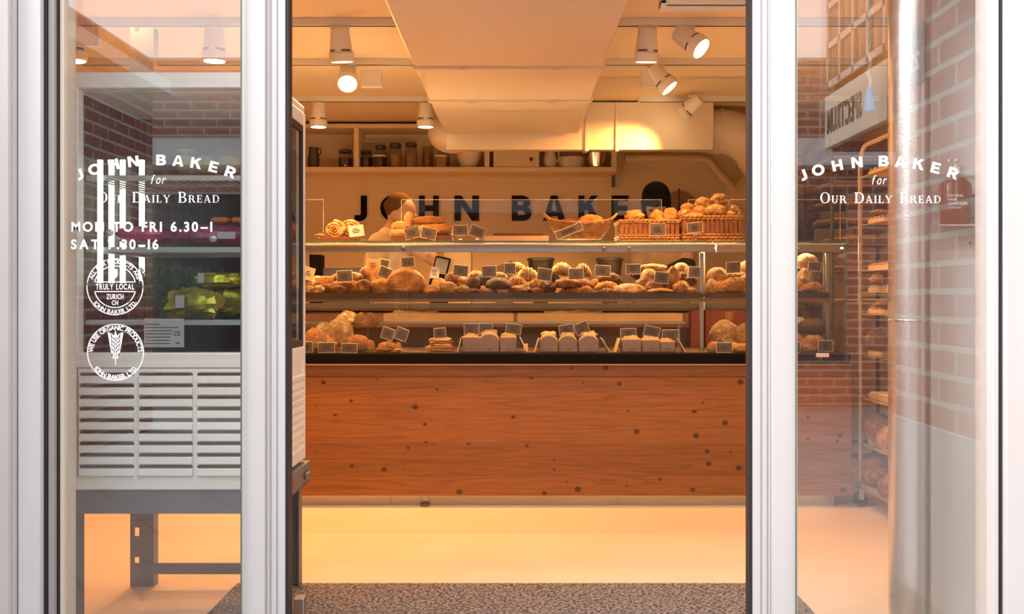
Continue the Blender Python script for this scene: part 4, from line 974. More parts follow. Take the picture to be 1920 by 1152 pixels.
def bread_mesh(kind, var):
    """unit breads: about 1 wide in x, resting on z = 0, height about 1 (scaled per piece)"""
    k = var
    if kind == 'bun':
        def f(p):
            d = 1 + .07*nz(p, 1.7, k) + .025*nz(p, 5, k); z = flatten(p.z*d); return (p.x*.5*d, p.y*.5*d, (z+.63)/1.63)
        return sph(f)
    if kind == 'boule':
        def f(p):
            d = 1 + .05*nz(p, 1.5, k) + .02*nz(p, 6, k); c = 0
            if p.z > .1:
                for o in (-.38, 0, .38):
                    c = max(c, math.exp(-((p.x*.85+p.y*.5-o)/.055)**2))
            z = flatten(p.z*d) - .10*c*max(0, p.z); return (p.x*.5*d*(1-.03*c), p.y*.5*d, (z+.63)/1.6)
        return sph(f, 40, 24)
    if kind == 'roll':
        def f(p):
            x = math.copysign(abs(p.x)**.85, p.x); d = 1 + .06*nz(p, 2, k) + .03*nz(p, 6, k); c = 0
            for o in (-.5, -.17, .17, .5): c = max(c, math.exp(-((x+p.y*.25-o)/.06)**2))
            c *= max(0, p.z); z = flatten(p.z*d) - .16*c; return (x*.5, p.y*.27*d, (z+.63)/1.58)
        return sph(f, 36, 20)
    if kind == 'baguette':
        def f(p):
            x = math.copysign(abs(p.x)**.7, p.x); d = 1 + .06*nz(Vector((p.x*3, p.y, p.z)), 2, k); c = 0
            for j in range(7): c = max(c, math.exp(-((x*.9+p.y*.45-(-.72+.24*j))/.045)**2))
            c *= max(0, p.z); z = flatten(p.z*d) - .18*c; return (x*.5, p.y*.13*d + .02*math.sin(x*2+k), (z+.63)/1.58)
        return sph(f, 48, 16)
    if kind in ('lump', 'cluster'):
        def f(p):
            d = 1 + .16*nz(p, 2.1, k) + .09*nz(p, 5, k) + .04*nz(p, 10, k); z = flatten(p.z*d); return (p.x*.5*d, p.y*.45*d, (z+.63)/1.68)
        return sph(f, 36, 22)
    if kind == 'flat':
        def f(p):
            d = 1 + .06*nz(p, 2.5, k); x = math.copysign(abs(p.x)**.8, p.x); return (x*.5*d, p.y*.32*d, (p.z*(.9+.25*nz(p, 4, k))+.9)/1.9 + .25*(1-abs(x)))
        return sph(f, 36, 12)
    mb = MB()
    if kind == 'ring':
        n, m = 34, 14; vs = []; fs = []
        for i in range(n):
            a = 2*math.pi*i/n
            for j in range(m):
                b = 2*math.pi*j/m; d = 1 + .08*nz(Vector((math.cos(a), math.sin(a), j/m)), 2, k); r = .33 + .18*math.cos(b)*d
                vs.append((r*math.cos(a), r*math.sin(a), .5 + .5*math.sin(b)*d))
        for i in range(n):
            for j in range(m): fs.append((i*m+j, ((i+1) % n)*m+j, ((i+1) % n)*m+(j+1) % m, i*m+(j+1) % m))
        return mb.add(vs, fs)
    if kind == 'croissant':
        n, m = 49, 14; vs = []; fs = []
        for i in range(n):
            s = i/(n-1); a = (s-.5)*2.0; env = math.sin(math.pi*min(max(s, .03), .97))**.65
            seg = .74 + .26*abs(math.sin(s*math.pi*7))**.6; cx, cy = .56*math.sin(a), .42*math.cos(a)-.28; ry = .23*env*seg; rz = .5*env*seg
            for j in range(m):
                b = 2*math.pi*j/m; u, w_ = math.cos(b)*ry, math.sin(b)*rz
                z = max(.5*env*.9 + w_, 0.0); vs.append((cx + u*math.sin(a), cy + u*math.cos(a), z*1.02))
        for i in range(n-1):
            for j in range(m): fs.append((i*m+j, (i+1)*m+j, (i+1)*m+(j+1) % m, i*m+(j+1) % m))
        fs += [tuple(range(m)), tuple(range((n-1)*m, n*m))[::-1]]
        return mb.add(vs, fs)
    if kind == 'snail':            # spiral bun standing on edge, spiral towards the viewer
        vs = []; fs = []; n = 120; m = 8
        for i in range(n):
            t = i/(n-1); a = t*2*math.pi*3.1 + k; r = .02 + .44*t
            for j in range(m):
                b = 2*math.pi*j/m; rr = r + .115*math.cos(b)
                vs.append((rr*math.cos(a), .22*math.sin(b)*(1.15-.3*t), .5 + rr*math.sin(a)))
        for i in range(n-1):
            for j in range(m): fs.append((i*m+j, (i+1)*m+j, (i+1)*m+(j+1) % m, i*m+(j+1) % m))
        fs += [tuple(range(m)), tuple(range((n-1)*m, n*m))[::-1]]
        return mb.add(vs, fs)
    if kind == 'plait':            # three strands
        for sgn in (0, 1, 2):
            pts = []; rr = []
            for i in range(40):
                s = i/39; env = math.sin(math.pi*min(max(s, .04), .96))**.5; ph = s*math.pi*5 + sgn*2*math.pi/3
                pts.append((-.46+.92*s, .15*env*math.cos(ph), .45 + .18*env*math.sin(ph*2))); rr.append(.05 + .13*env)
            m2 = MB().tube(pts, rr, 10); m2.v = [(x, y, z*1.15-.05) for x, y, z in m2.v]; mb.add(m2.v, m2.f)
        return mb
    if kind == 'heart':            # round loaf split on top
        def f(p):
            c = math.exp(-(p.x/.18)**2)*max(0, p.z); d = 1 + .05*nz(p, 2, k); return (p.x*.5*d, p.y*.45*d, (flatten(p.z*d)-.45*c+.63)/1.63)
        return sph(f, 40, 24)
def bread_proto(kind, tone, var):
    key = (kind, tone, var)
    if key not in _PROTO: _PROTO[key] = bread_mesh(kind, var).mesh(kind, TONE[tone])
    return _PROTO[key]
NAMES = {'bun': 'bread_roll', 'boule': 'round_loaf', 'roll': 'long_roll', 'baguette': 'baguette', 'lump': 'rustic_roll', 'cluster': 'fruit_pastry', 'flat': 'flat_bread', 'ring': 'bagel', 'croissant': 'croissant', 'snail': 'snail_bun', 'plait': 'plaited_loaf', 'heart': 'split_loaf'}
CATS = {'bread_roll': 'roll', 'round_loaf': 'bread', 'long_roll': 'roll', 'rustic_roll': 'roll', 'fruit_pastry': 'pastry', 'flat_bread': 'bread', 'bagel': 'bagel', 'snail_bun': 'pastry', 'plaited_loaf': 'bread', 'split_loaf': 'bread'}
DEP = {'bun': 1.0, 'boule': .95, 'roll': 1.0, 'baguette': 1.0, 'lump': 1.0, 'cluster': 1.0, 'flat': 1.0, 'ring': 1.0, 'croissant': 1.0, 'snail': 1.0, 'plait': 1.0, 'heart': .9}
_vc = [0]; PILE = []
def bread(kind, tone, cx, cy, w_, h_, Y, label, group, rz=None, tilt=0.0, dep=None, name=None):
    _vc[0] += 1; var = (_vc[0] % 3) + 1
    o = bpy.data.objects.new(name or NAMES[kind], bread_proto(kind, tone, var)); COL.objects.link(o); s = Y/FPX
    c = Vector((wx(cx, Y), Y, max(wz(cy + h_/2, Y), TZ-.0055 if group == US else ZB1+.004 if group == LS else -9))); o.location = c
    sx = w_*s; sz = h_*s; sy = sx*DEP[kind]*(dep or 1)
    if kind in ('bun', 'boule', 'lump', 'heart', 'ring', 'cluster'): sy = min(sy, .15)
    o.scale = (sx, sy, sz)
    r = rz if rz is not None else random.uniform(-.25, .25)
    if kind in ('croissant',) and rz is None: r = random.choice([0, .1, -.15, math.pi])
    if tilt: 
        # turn about the middle of the piece, in the picture's plane direction (y axis)
        Rm = Matrix.Rotation(tilt, 4, 'Y'); mid = Vector((0, 0, sz/2)); o.location = c + mid - (Rm @ mid)
    o.rotation_euler = (0, tilt, r)
    o['_c'] = (c.x, c.y, c.z); nm = NAMES[kind]; tag(o, label, CATS.get(nm, nm), group); PILE.append(o); return o
def yrow(cy, h_, floor_py=548.5, base=4.965): return base + min(.16, max(0, floor_py - (cy+h_/2))*.0042)

US = 'breads on the upper case shelf'
UP = [
 ('bun','flour',577,531,24,19,'small floury roll at the fridge end of the upper shelf, on top'),
 ('bun','flour',579,545,22,13,'small floury roll at the fridge end of the upper shelf, underneath'),
 ('bun','pale',595,530,20,18,'pale roll between the fridge-end roll and the stacked bagels, on top'),
 ('bun','pale',598,545,20,14,'pale roll between the fridge-end roll and the stacked bagels, underneath'),
 ('ring','gold',614,530,27,17,'golden bagel lying on another bagel at the fridge end'),
 ('ring','brown',612,543,26,15,'brown bagel underneath the golden bagel'),
 ('plait','flour',651,521,52,21,'pale plaited loaf behind the wide price card, on the seeded roll'),
 ('roll','seed',648,534,46,13,'dark seeded long roll under the pale plaited loaf'),
 ('roll','brown',633,545,30,13,'brown roll under the seeded roll, on the bagel side'),
 ('roll','brown',661,545,28,13,'brown roll under the seeded roll, on the big loaf side'),
 ('roll','gold',694,518,36,24,'golden roll slanting down behind the scored roll and the tilted card'),
 ('bun','brown',682,540,28,22,'round brown roll beside the scored roll'),
 ('roll','gold',711,540,33,23,'golden roll with deep scores in front of the tilted card'),
 ('boule','gold',761,531,64,38,'big smooth round golden loaf, largest on the upper shelf'),
 ('bun','gold',810,545,33,15,'flat golden roll directly beside the big round loaf'),
 ('bun','pale',823,534,26,18,'pale roll behind the flat golden roll, by the small white card'),
 ('lump','choc',842,542,28,18,'roll with chocolate chunks in the front row beside the flat golden roll'),
 ('bun','brown',849,524,28,20,'brown-topped roll stacked over the chunk roll'),
 ('lump','choc',870,531,24,17,'chunk roll stacked below the first dark price card'),
 ('bun','gold',869,545,24,14,'small golden roll in front, left of the dark ring'.replace('left of', 'next to')),
 ('ring','dark',889,536,22,20,'dark ring pretzel in the middle of the upper shelf'),
 ('flat','gold',889,547,24,7,'thin golden flatbread under the dark ring'),
 ('croissant','pale',893,520,36,20,'floury croissant rising behind the dark ring'),
 ('roll','dark',909,527,34,17,'dark rye roll on top of the dark pair behind the second card'),
 ('boule','dark',934,534,42,18,'broad dark rye loaf in front of the square card'),
 ('lump','choc',937,521,26,14,'chunk pastry on top of the broad rye loaf'),
 ('bun','brown',915,547,30,9,'low brown roll squeezed under the dark rye rolls'),
 ('croissant','gold',968,530,40,19,'golden croissant below the small square card'),
 ('croissant','pale',990,516,40,24,'pale floury croissant standing high behind the others'),
 ('croissant','pale',970,502,30,16,'pale croissant at the top of the heap beside the square card'),
 ('cluster','brown',975,545,36,15,'folded brown pastry in the front row under the croissants'),
 ('lump','seed',1007,535,24,18,'seeded lump of pastry between the croissants and the tilted grey card'),
 ('croissant','brown',1006,547,26,11,'small brown croissant tip in the front row before the grey card'),
 ('lump','dark',1027,541,26,20,'dark nutty pastry below the tilted grey card'),
 ('cluster','gold',1022,529,30,14,'golden pastry tucked under the tilted grey card'),
 ('croissant','pale',1053,506,40,22,'big floury croissant at the very top of the middle heap'),
 ('croissant','pale',1093,508,30,22,'pale croissant at the top behind the two-line card'),
 ('roll','dark',1040,527,22,18,'dark upright roll under the big floury croissant'),
 ('roll','brown',1062,533,42,15,'long brown roll in the middle heap under the two-line card'),
 ('bun','brown',1095,533,22,14,'small round brown roll beside the long brown roll'),
 ('croissant','brown',1068,546,38,12,'ribbed brown croissant in the front row below the long brown roll'),
 ('croissant','gold',1098,545,28,14,'ribbed golden croissant in the front row below the small round roll'),
 ('croissant','gold',1118,533,30,16,'golden croissant at the edge of the croissant pile, third row'),
 ('croissant','brown',1142,522,44,17,'brown croissant on top of the pile of three'),
 ('croissant','gold',1138,536,42,14,'golden croissant in the middle of the pile of three'),
 ('croissant','brown',1138,548,40,11,'brown croissant at the bottom of the pile of three'),
 ('boule','flour',1181,545,52,17,'wide floury round loaf below the framed white card'),
 ('plait','flour',1225,503,46,15,'long floury loaf lying on top of the seeded rolls'),
 ('bun','pale',1217,518,28,19,'pale roll under the long floury loaf'),
 ('cluster','choc',1204,534,24,16,'chunk roll between the wide floury loaf and the seeded roll'),
 ('lump','seed',1226,538,30,20,'seeded roll in the front row under the tilted dark card'),
 ('lump','brown',1250,538,26,22,'shaded brown loaf behind the tilted dark card'),
 ('lump','gold',1262,519,24,26,'craggy golden loaf standing beside the tilted dark card'),
 ('bun','flour',1277,505,26,17,'pale split roll on top of the craggy golden loaf'),
 ('roll','brown',1279,519,26,13,'brown roll between the pale split roll and the round bun'),
 ('flat','gold',1238,548,46,9,'golden flatbread hanging over the tray edge'),
 ('bun','gold',1277,541,30,20,'round golden bun with a dark hollow next to the steel post'),
 ('bun','gold',1295,547,22,11,'low golden bun at the foot of the steel post'),
 ('lump','dark',1294,528,20,16,'dark roll behind the round golden bun'),
 ('boule','gold',1345,520,36,25,'scored round loaf on top behind the steel post'),
 ('boule','gold',1351,540,40,20,'round golden loaf under the scored round loaf'),
 ('bun','pale',1334,539,18,22,'pale end of a roll peeping out beside the steel post'),
 ('roll','gold',1378,537,38,23,'pointed golden roll beside the round golden loaf'),
 ('roll','gold',1382,519,36,13,'long golden roll lying below the last dark card'),
 ('bun','gold',1402,503,30,20,'golden roll at the top of the stack against the door stile'),
 ('bun','gold',1400,528,26,18,'golden roll in the middle of the stack against the door stile'),
 ('bun','gold',1403,545,24,14,'golden roll at the bottom of the stack against the door stile'),
 ('bun','flour',1512,493,38,24,'pale big loaf at the top, seen through the window'),
 ('bun','flour',1510,520,26,24,'knobbly roll in the middle, seen through the window beside the stile'),
 ('lump','gold',1521,519,28,22,'knobbly golden roll under the pale loaf, seen through the window'),
 ('bun','pale',1497,537,24,22,'upright roll seen through the window at the stile'),
 ('bun','gold',1523,540,34,17,'flat golden loaf at the tray end, seen through the window'),
 ('lump','brown',1508,545,20,9,'small brown roll under the others at the tray end'),
]
for r_ in UP:
    k, tn, cx, cy, w_, h_, lb = r_
    cy -= h_*.10; w_ *= 1.16; h_ *= 1.25
    if lb.startswith('golden roll slanting'): bread(k, tn, cx, cy, w_, h_, yrow(cy, h_), lb, US, rz=0, tilt=.5)
    else: bread(k, tn, cx, cy, w_, h_, yrow(cy, h_), lb, US)

LS = 'breads on the case deck'
def ydeck(cy, h_): return 4.90 + min(.2, max(0, 661 - (cy+h_/2))*.004)
LOW = [
 ('boule','seed',590,637,44,44,'round seeded cut loaf at the fridge end of the deck'),
 ('boule','flour',607,627,40,44,'floury loaf just behind the cut seeded loaf'),
 ('boule','flour',637,622,50,50,'large floury ringed loaf standing behind the first two cards'),
 ('lump','flour',652,597,42,28,'floury split loaf on top of the large ringed loaf'),
 ('heart','brown',686,600,46,32,'heart-shaped dark loaf at the top of the deck heap'),
 ('lump','seed',618,645,30,24,'knobbly seeded roll behind the second card from the fridge'),
 ('boule','brown',672,644,44,32,'shaded brown loaf behind the third card from the fridge'),
 ('bun','gold',695,651,16,22,'small golden roll beside the dark divider box'),
 ('roll','gold',726,650,36,18,'golden filled roll below the two leaning cards'),
 ('bun','gold',746,651,16,18,'golden roll end below the second leaning card'),
 ('flat','flour',748,660,22,5,'flat pale biscuit lying at the deck edge'),
 ('cluster','brown',718,657,30,8,'dark filled bread heel in front of the golden roll'),
 ('lump','flour',1358,622,54,42,'big craggy split loaf beside the red paper bag'),
 ('lump','gold',1338,653,26,20,'golden loaf under the craggy split loaf, at the steel post'),
 ('lump','pale',1376,652,32,20,'pale loaf behind the card near the door stile'),
 ('boule','seed',1398,628,44,42,'dark seeded loaf partly hidden by the door stile'),
 ('cluster','choc',1392,654,36,16,'knobbly roll under the dark seeded loaf'),
 ('lump','flour',1497,604,30,20,'pale loaf on the deck seen through the window at the stile'),
 ('boule','dark',1527,612,62,30,'big dark loaf on the deck seen through the window'),
 ('lump','gold',1525,645,52,32,'craggy pale loaf behind the last card, seen through the window'),
 ('lump','gold',1494,640,26,28,'golden loaf seen through the window beside the stile, on the deck'),
 ('lump','brown',1565,652,18,18,'small brown roll at the glass end of the deck'),
]
for k, tn, cx, cy, w_, h_, lb in LOW: bread(k, tn, cx, cy, w_, h_, ydeck(cy, h_), lb, LS, dep=.8)

# stacked filled sandwich halves
def sandwich_pile(cx, cy, w_, h_, label):
    Y = 4.96; t = thing('filled_flatbread', label, 'sandwich', at(cx, cy+h_/2, Y), 'filled flatbreads'); s = Y/FPX; x0, x1, z0, z1 = wx(cx-w_/2, Y), wx(cx+w_/2, Y), max(wz(cy+h_/2, Y), ZB1+.007), wz(cy-h_/2, Y); H = z1-z0
    for nm, a, b, m, sd in (('lower_slice', .0, .36, M['filling'], 3), ('filling', .30, .62, M['ham'], 5), ('upper_slice', .55, 1, M['filling'], 8)):
        pillow(((x0+x1)/2 + (.004 if nm == 'filling' else 0), Y, z0 + H*(a+b)/2), ((x1-x0)/2*(1.0 if nm != 'filling' else 1.06), .045, H*(b-a)/2), sd + cx*.01, 12, .3).build(nm, m, t)
sandwich_pile(826, 641, 40, 16, 'filled flatbread sandwich on top of another, under the lone card')
sandwich_pile(825, 655, 50, 14, 'filled flatbread sandwich underneath, on the deck under the lone card')
# wrapped sandwiches in paper
G1, G2, G3 = 'wrapped sandwiches in the first holder', 'wrapped sandwiches in the middle holder', 'wrapped sandwiches in the last holder'
def wrapped(cx, cyb, w_, h_, rnd_, label, group, filling=True, m=None):
    Y = 4.90; t = thing('wrapped_sandwich', label, 'sandwich', at(cx, cyb, Y), group); x0, x1, z0, z1 = wx(cx-w_/2, Y), wx(cx+w_/2, Y), ZB1+.002, wz(cyb-h_, Y)
    W = x1-x0; H = z1-z0; r = W/2 if rnd_ else .008
    p = [(x0, z0), (x1, z0)] + [(x1 - r + r*math.cos(a), z1 - r*(.8 if rnd_ else 1) + r*(.8 if rnd_ else 1)*math.sin(a)) for a in [math.pi*i/14 for i in range(8)]] + [(x0 + r - r*math.cos(math.pi-a), z1 - r*(.8 if rnd_ else 1) + r*(.8 if rnd_ else 1)*math.sin(a)) for a in [math.pi*i/14 for i in range(7, 15)]]
    MB().prism(p, Y-.008, Y+.012).build('paper_wrap', m or M['whitepaper'], t, .003)
    if filling:
        q_ = [((x-(x0+x1)/2)*1.02 + (x0+x1)/2, z0 + (z-z0)*1.10) for x, z in p]
        MB().prism(q_, Y+.0125, Y+.085).build('bread_slice', M['filling'], t, .004)
        pillow(((x0+x1)/2, Y+.05, z1+.006), (W*.42, .03, .014), cx*.1, 8, .5).build('salad_leaf', M['yellow'] if group == G1 and cx > 940 else M['crumb'] if group == G2 else M['filling'], t)
    MB().box((x0+x1)/2-.004, (x0+x1)/2+.012, Y-.0095, Y-.0082, z0+.010, z0+.018).build('stamp', M['greyink'], t)
wrapped(883, 661, 32, 28, False, 'flat-topped wrapped sandwich at the flatbread end of the first holder', G1)
wrapped(917, 661, 38, 34, True, 'round-topped wrapped sandwich in the middle of the first holder', G1)
wrapped(953, 661, 30, 28, False, 'flat-topped wrapped sandwich beside the pale holder edge, first holder', G1)
wrapped(1029, 661, 34, 31, True, 'first of three round-topped wrapped sandwiches in the middle holder', G2)
wrapped(1065, 661, 34, 31, True, 'second of three round-topped wrapped sandwiches in the middle holder', G2)
wrapped(1104, 661, 36, 31, True, 'third of three round-topped wrapped sandwiches in the middle holder', G2)
wrapped(1184, 661, 36, 24, False, 'flat wrapped sandwich first in the last holder', G3)
wrapped(1221, 661, 33, 23, False, 'flat wrapped sandwich in the middle of the last holder', G3)
wrapped(1252, 661, 28, 20, False, 'low wrapped sandwich beside the divider in the last holder', G3)
def holder(px0, px1, py, label):
    t = thing('sandwich_holder', label, 'holder', at((px0+px1)/2, 661, 4.95), 'sandwich holders')
    for a, b in ((px0, px0-6 if px0 < 900 else px0-8), (px1, px1+14)):
        x0, x1 = wx(a, 4.95), wx(b, 4.95); z0 = ZB1+.002; z1 = wz(py, 4.95)
        MB().add([(x0, 4.87, z1), (x0, 5.0, z1), (x1, 5.0, z0), (x1, 4.87, z0), (x0+.004, 4.87, z1), (x0+.004, 5.0, z1), (x1+.004, 5.0, z0), (x1+.004, 4.87, z0)], [(0,1,2,3), (7,6,5,4), (0,4,5,1), (1,5,6,2), (2,6,7,3), (3,7,4,0)]).build('side_panel', M['crumb'], t)
    MB().box(wx(px0, 4.95), wx(px1, 4.95), 5.0, 5.004, ZB1+.002, wz(640, 4.95)).build('back_panel', M['thin'], t)
holder(865, 974, 632, 'pale card holder around the first three sandwiches')
holder(1009, 1126, 634, 'pale card holder around the three round-topped sandwiches')
holder(1159, 1266, 634, 'pale card holder around the last three sandwiches')
t = thing('pastry_box', 'pale paper box standing between the first and middle sandwich holders', 'box', at(987, 661, 5.06))
MB().box(wx(981, 5.06), wx(990, 5.06), 5.04, 5.09, wz(658.5, 5.06), wz(645, 5.06)).build('box_body', M['crumb'], t, .002)
t = thing('dark_divider', 'dark brown divider box beside the heart-shaped loaf', 'divider', at(676, 660, 5.12))
MB().box(wx(662, 5.14), wx(690, 5.14), 5.12, 5.17, ZB1+.002, wz(613, 5.14)).build('divider_body', M['darkboard'], t, .003)

# ================================================================ PRICE CARDS
def card(cx, cy, w_, h_, Y, ang, label, foot=None, m=None, yaw=0.0, frame=True):
    """a small price card; foot = pixel row of its clip foot"""
    s = Y/FPX; c = at(cx, cy, Y); t = thing('price_card', label, 'price card', c, 'price cards')
    W, H = w_*s/2, h_*s/2; q_ = Matrix.Rotation(-ang, 4, 'Y') @ Matrix.Rotation(yaw, 4, 'Z') @ Matrix.Rotation(.12, 4, 'X'); T = Matrix.Translation(c) @ q_
    MB().box(-W, W, -.001, .001, -H, H).xf(T).build('paper', m or M['card'], t)
    if frame:
        e = .0016
        MB().box(-W-e, -W, -.0018, .002, -H-e, H+e).box(W, W+e, -.0018, .002, -H-e, H+e).box(-W, W, -.0018, .002, H, H+e).box(-W, W, -.0018, .002, -H-e, -H).xf(T).build('frame', M['cardedge'], t)  # bright rim stands in for light catching the card edges
    mb = MB(); rnd2 = random.Random(int(cx*7+cy))
    for k in range(3):
        z = H*(.35-.33*k); a = W*rnd2.uniform(.35, .62); mb.box(-a, a*rnd2.uniform(.6, 1), -.0018, -.0011, z-.0016, z+.0016)
    mb.xf(T).build('print', M['ink'], t)
    if foot:
        zf = wz(foot, Y); p = T @ Vector((0, .003, -H)); MB().tube([(p.x, p.y, p.z+.004), (c.x, Y+.004, zf)], .0013, 6).lathe([(.0, 0), (.009, .0005), (.009, .003), (.0, .005)], (c.x, Y+.004, zf), 14).build('clip_stand', M['chrome'], t)
    return t
YU = 4.95
CARDS = [
 (578, 513, 22, 22, YU, -.25, 'pale tilted price card at the fridge end of the upper shelf', None, M['cream']),
 (646, 518, 28, 20, YU, .04, 'dark price card in front of the pale plaited loaf', None, None),
 (700, 498, 24, 20, 5.06, -.08, 'pale price card high behind the golden slanting roll', 516, M['paper']),
 (721, 494, 17, 14, 5.10, -.2, 'small dark price card half behind the tilted one', 516, None),
 (722, 512, 23, 20, 5.0, -.38, 'dark price card tilted above the scored roll', None, None),
 (765, 492, 24, 18, 4.97, .07, 'dark price card on a thin stalk above the big round loaf', 514, None),
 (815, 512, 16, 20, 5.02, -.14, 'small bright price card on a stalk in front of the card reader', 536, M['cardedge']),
 (864, 508, 27, 20, YU, -.1, 'dark price card above the chunk rolls', None, None),
 (917, 509, 26, 20, YU, .03, 'dark price card above the rye rolls', None, None),
 (956, 504, 20, 20, YU, 0, 'small square price card with a pale frame among the croissants', None, None),
 (1021, 515, 26, 22, YU, -.14, 'grey tilted price card beside the dark pot', None, None),
 (1080, 514, 27, 20, YU, .02, 'price card in front of the pale croissant near the middle of the upper shelf', None, None),
 (1130, 508, 28, 20, YU, -.06, 'price card above the pile of three croissants', None, None),
 (1187, 505, 27, 18, YU, .0, 'white framed price card above the wide floury loaf', 536, None),
 (1241, 521, 26, 20, YU, -.12, 'dark tilted price card in front of the craggy golden loaf', None, None),
 (1304, 511, 26, 20, YU, -.06, 'shaded price card beside the steel post', None, None),
 (1375, 502, 26, 20, YU, .05, 'dark price card above the golden rolls against the door stile', 518, None),
 (578, 651, 16, 19, 4.845, 0, 'pale price card at the fridge end leaning on the deck front', None, None),
 (612, 652, 30, 18, 4.845, .02, 'pale price card in front of the seeded cut loaf', None, None),
 (655, 653, 29, 17, 4.845, -.02, 'pale price card in front of the shaded brown loaf', None, None),
 (727, 626, 22, 21, 4.90, -.32, 'dark tilted price card, first of the two leaning over the golden filled roll', 641, None),
 (753, 627, 22, 22, 4.90, -.34, 'dark tilted price card, second of the two leaning over the golden filled roll', 641, None),
 (825, 625, 22, 18, 4.92, .06, 'dark price card on top of the filled flatbreads', None, None),
 (884, 617, 27, 20, 4.93, .0, 'price card over the flat-topped sandwich, first holder', 633, None),
 (911, 617, 25, 20, 4.94, .0, 'price card over the round-topped sandwich, first holder', 633, None),
 (963, 617, 28, 18, 4.93, -.12, 'tilted price card over the last sandwich of the first holder', 633, None),
 (1062, 618, 27, 17, 4.93, .16, 'tilted price card over the middle holder, the lower one of the pair', 634, None),
 (1091, 616, 25, 21, 4.94, .38, 'steeply tilted price card over the middle holder', 634, None),
 (1178, 626, 29, 19, 4.93, .02, 'upright price card over the first sandwich of the last holder', 640, None),
 (1222, 622, 29, 19, 4.93, -.22, 'tilted price card over the last holder', 640, None),
 (1257, 630, 30, 22, 4.93, .01, 'price card over the low sandwich of the last holder', 642, None),
 (1358, 652, 29, 18, 4.845, .0, 'pale price card below the craggy split loaf', None, None),
 (1548, 649, 27, 20, 4.845, .0, 'dark price card in front of the craggy pale loaf, seen through the window', None, None),
 (1492, 652, 16, 20, 4.845, .0, 'pale price card at the stile, seen through the window', None, None),
 (1528, 500, 24, 16, YU, -.05, 'pale price card behind the knobbly roll, seen through the window', 540, None),
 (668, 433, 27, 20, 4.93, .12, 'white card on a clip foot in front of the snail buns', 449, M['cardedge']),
 (773, 437, 27, 20, 4.90, .24, 'grey card leaning in front of the stacked loaves, first of the pair', 449, None),
 (804, 438, 27, 20, 4.90, -.2, 'grey card leaning in front of the stacked loaves, second of the pair', 449, None),
 (863, 432, 27, 18, 4.92, .0, 'grey upright card on the counter glass beside the stacked loaves', 449, None),
 (895, 435, 27, 19, 4.92, -.36, 'grey strongly tilted card on the counter glass near the cutting board', 449, None),
 (1067, 433, 52, 14, 4.86, .38, 'long grey card leaning across the oval basket', 449, None),
 (1233, 431, 29, 22, 4.865, .0, 'pale card on a clip in front of the shallow wicker basket', 449, None),
 (1303, 427, 28, 18, 4.865, .1, 'tilted pale card on a ball clip in front of the basket of pale rolls', None, None),
]
for c_ in CARDS: card(*c_)
# glass ball clip feet of two cards
for px, py, lb in ((1305, 442, 'clear glass ball clip in front of the basket of pale rolls'),):
    c = at(px, py, 4.862); t = thing('glass_ball', lb, 'clip', c); MB().ell(c, (.016, .012, .016), 20, 12).build('ball', mat('clear_ball', (.8, .7, .55), .05, trans=.9), t); MB().lathe([(.012, -.0215), (.008, -.0165), (0, -.016)], c, 14).build('foot', M['chrome'], t)
t = thing('shelf_label', 'small white label stuck on the black case base, seen through the window', 'label', at(1543, 666, 4.797))
MB().box(wx(1530, 4.797), wx(1554, 4.797), 4.7945, 4.7975, wz(670, 4.797), wz(662.5, 4.797)).build('paper', M['white'], t)

# ================================================================ ON TOP OF THE COUNTER GLASS
TG = 'breads on the counter glass'
def top(kind, tone, cx, cy, w_, h_, Y, lb, **k): return bread(kind, tone, cx, cy, w_, h_, Y, lb, TG, **k)
top('snail', 'flour', 628, 431, 38, 34, 4.98, 'pale spiral snail bun standing at the fridge end of the counter glass', rz=0)
top('snail', 'flour', 658, 430, 38, 34, 5.0, 'pale spiral snail bun standing behind the white clip card', rz=0)
top('flat', 'gold', 600, 443, 22, 8, 4.99, 'crumbly golden end of a pastry beside the first snail bun')
t = thing('serving_slab', 'dark serving slab under the snail buns', 'board', at(645, 449, 5.0)); MB().box(wx(605, 5), wx(680, 5), 4.93, 5.1, GT+.001, wz(446, 5)).build('slab', M['darkboard'], t, .002)
t = thing('serving_slab', 'dark serving slab under the stacked loaves', 'board', at(785, 449, 5.0)); MB().box(wx(735, 5), wx(848, 5), 4.95, 5.12, GT+.001, wz(442, 5)).build('slab', M['darkboard'], t, .002)
top('roll', 'flour', 752, 423, 38, 16, 5.03, 'pale floury roll on top of another in the stack, towards the fridge')
top('roll', 'pale', 749, 436, 38, 14, 5.02, 'pale roll at the bottom of the stack, towards the fridge')
top('bun', 'pale', 767, 409, 20, 24, 5.06, 'small upright roll leaning at the top of the stacked loaves')
top('baguette', 'gold', 807, 413, 64, 15, 5.05, 'golden baguette lying across the top of the stack', rz=.1)
top('roll', 'gold', 815, 431, 72, 22, 5.03, 'long golden loaf below the baguette', rz=0)
t = thing('cutting_board', 'pale cutting board with a dark board on top, lying on the counter glass', 'board', at(972, 449, 5.0))
MB().box(wx(908, 5.0), wx(1028, 5.0), 4.93, 5.2, GT+.001, wz(444, 5)).build('board', M['board'], t, .002); MB().box(wx(926, 5.05), wx(1018, 5.05), 4.97, 5.16, wz(444, 5)+.0005, wz(438.5, 5)).build('dark_board', M['darkboard'], t, .002)
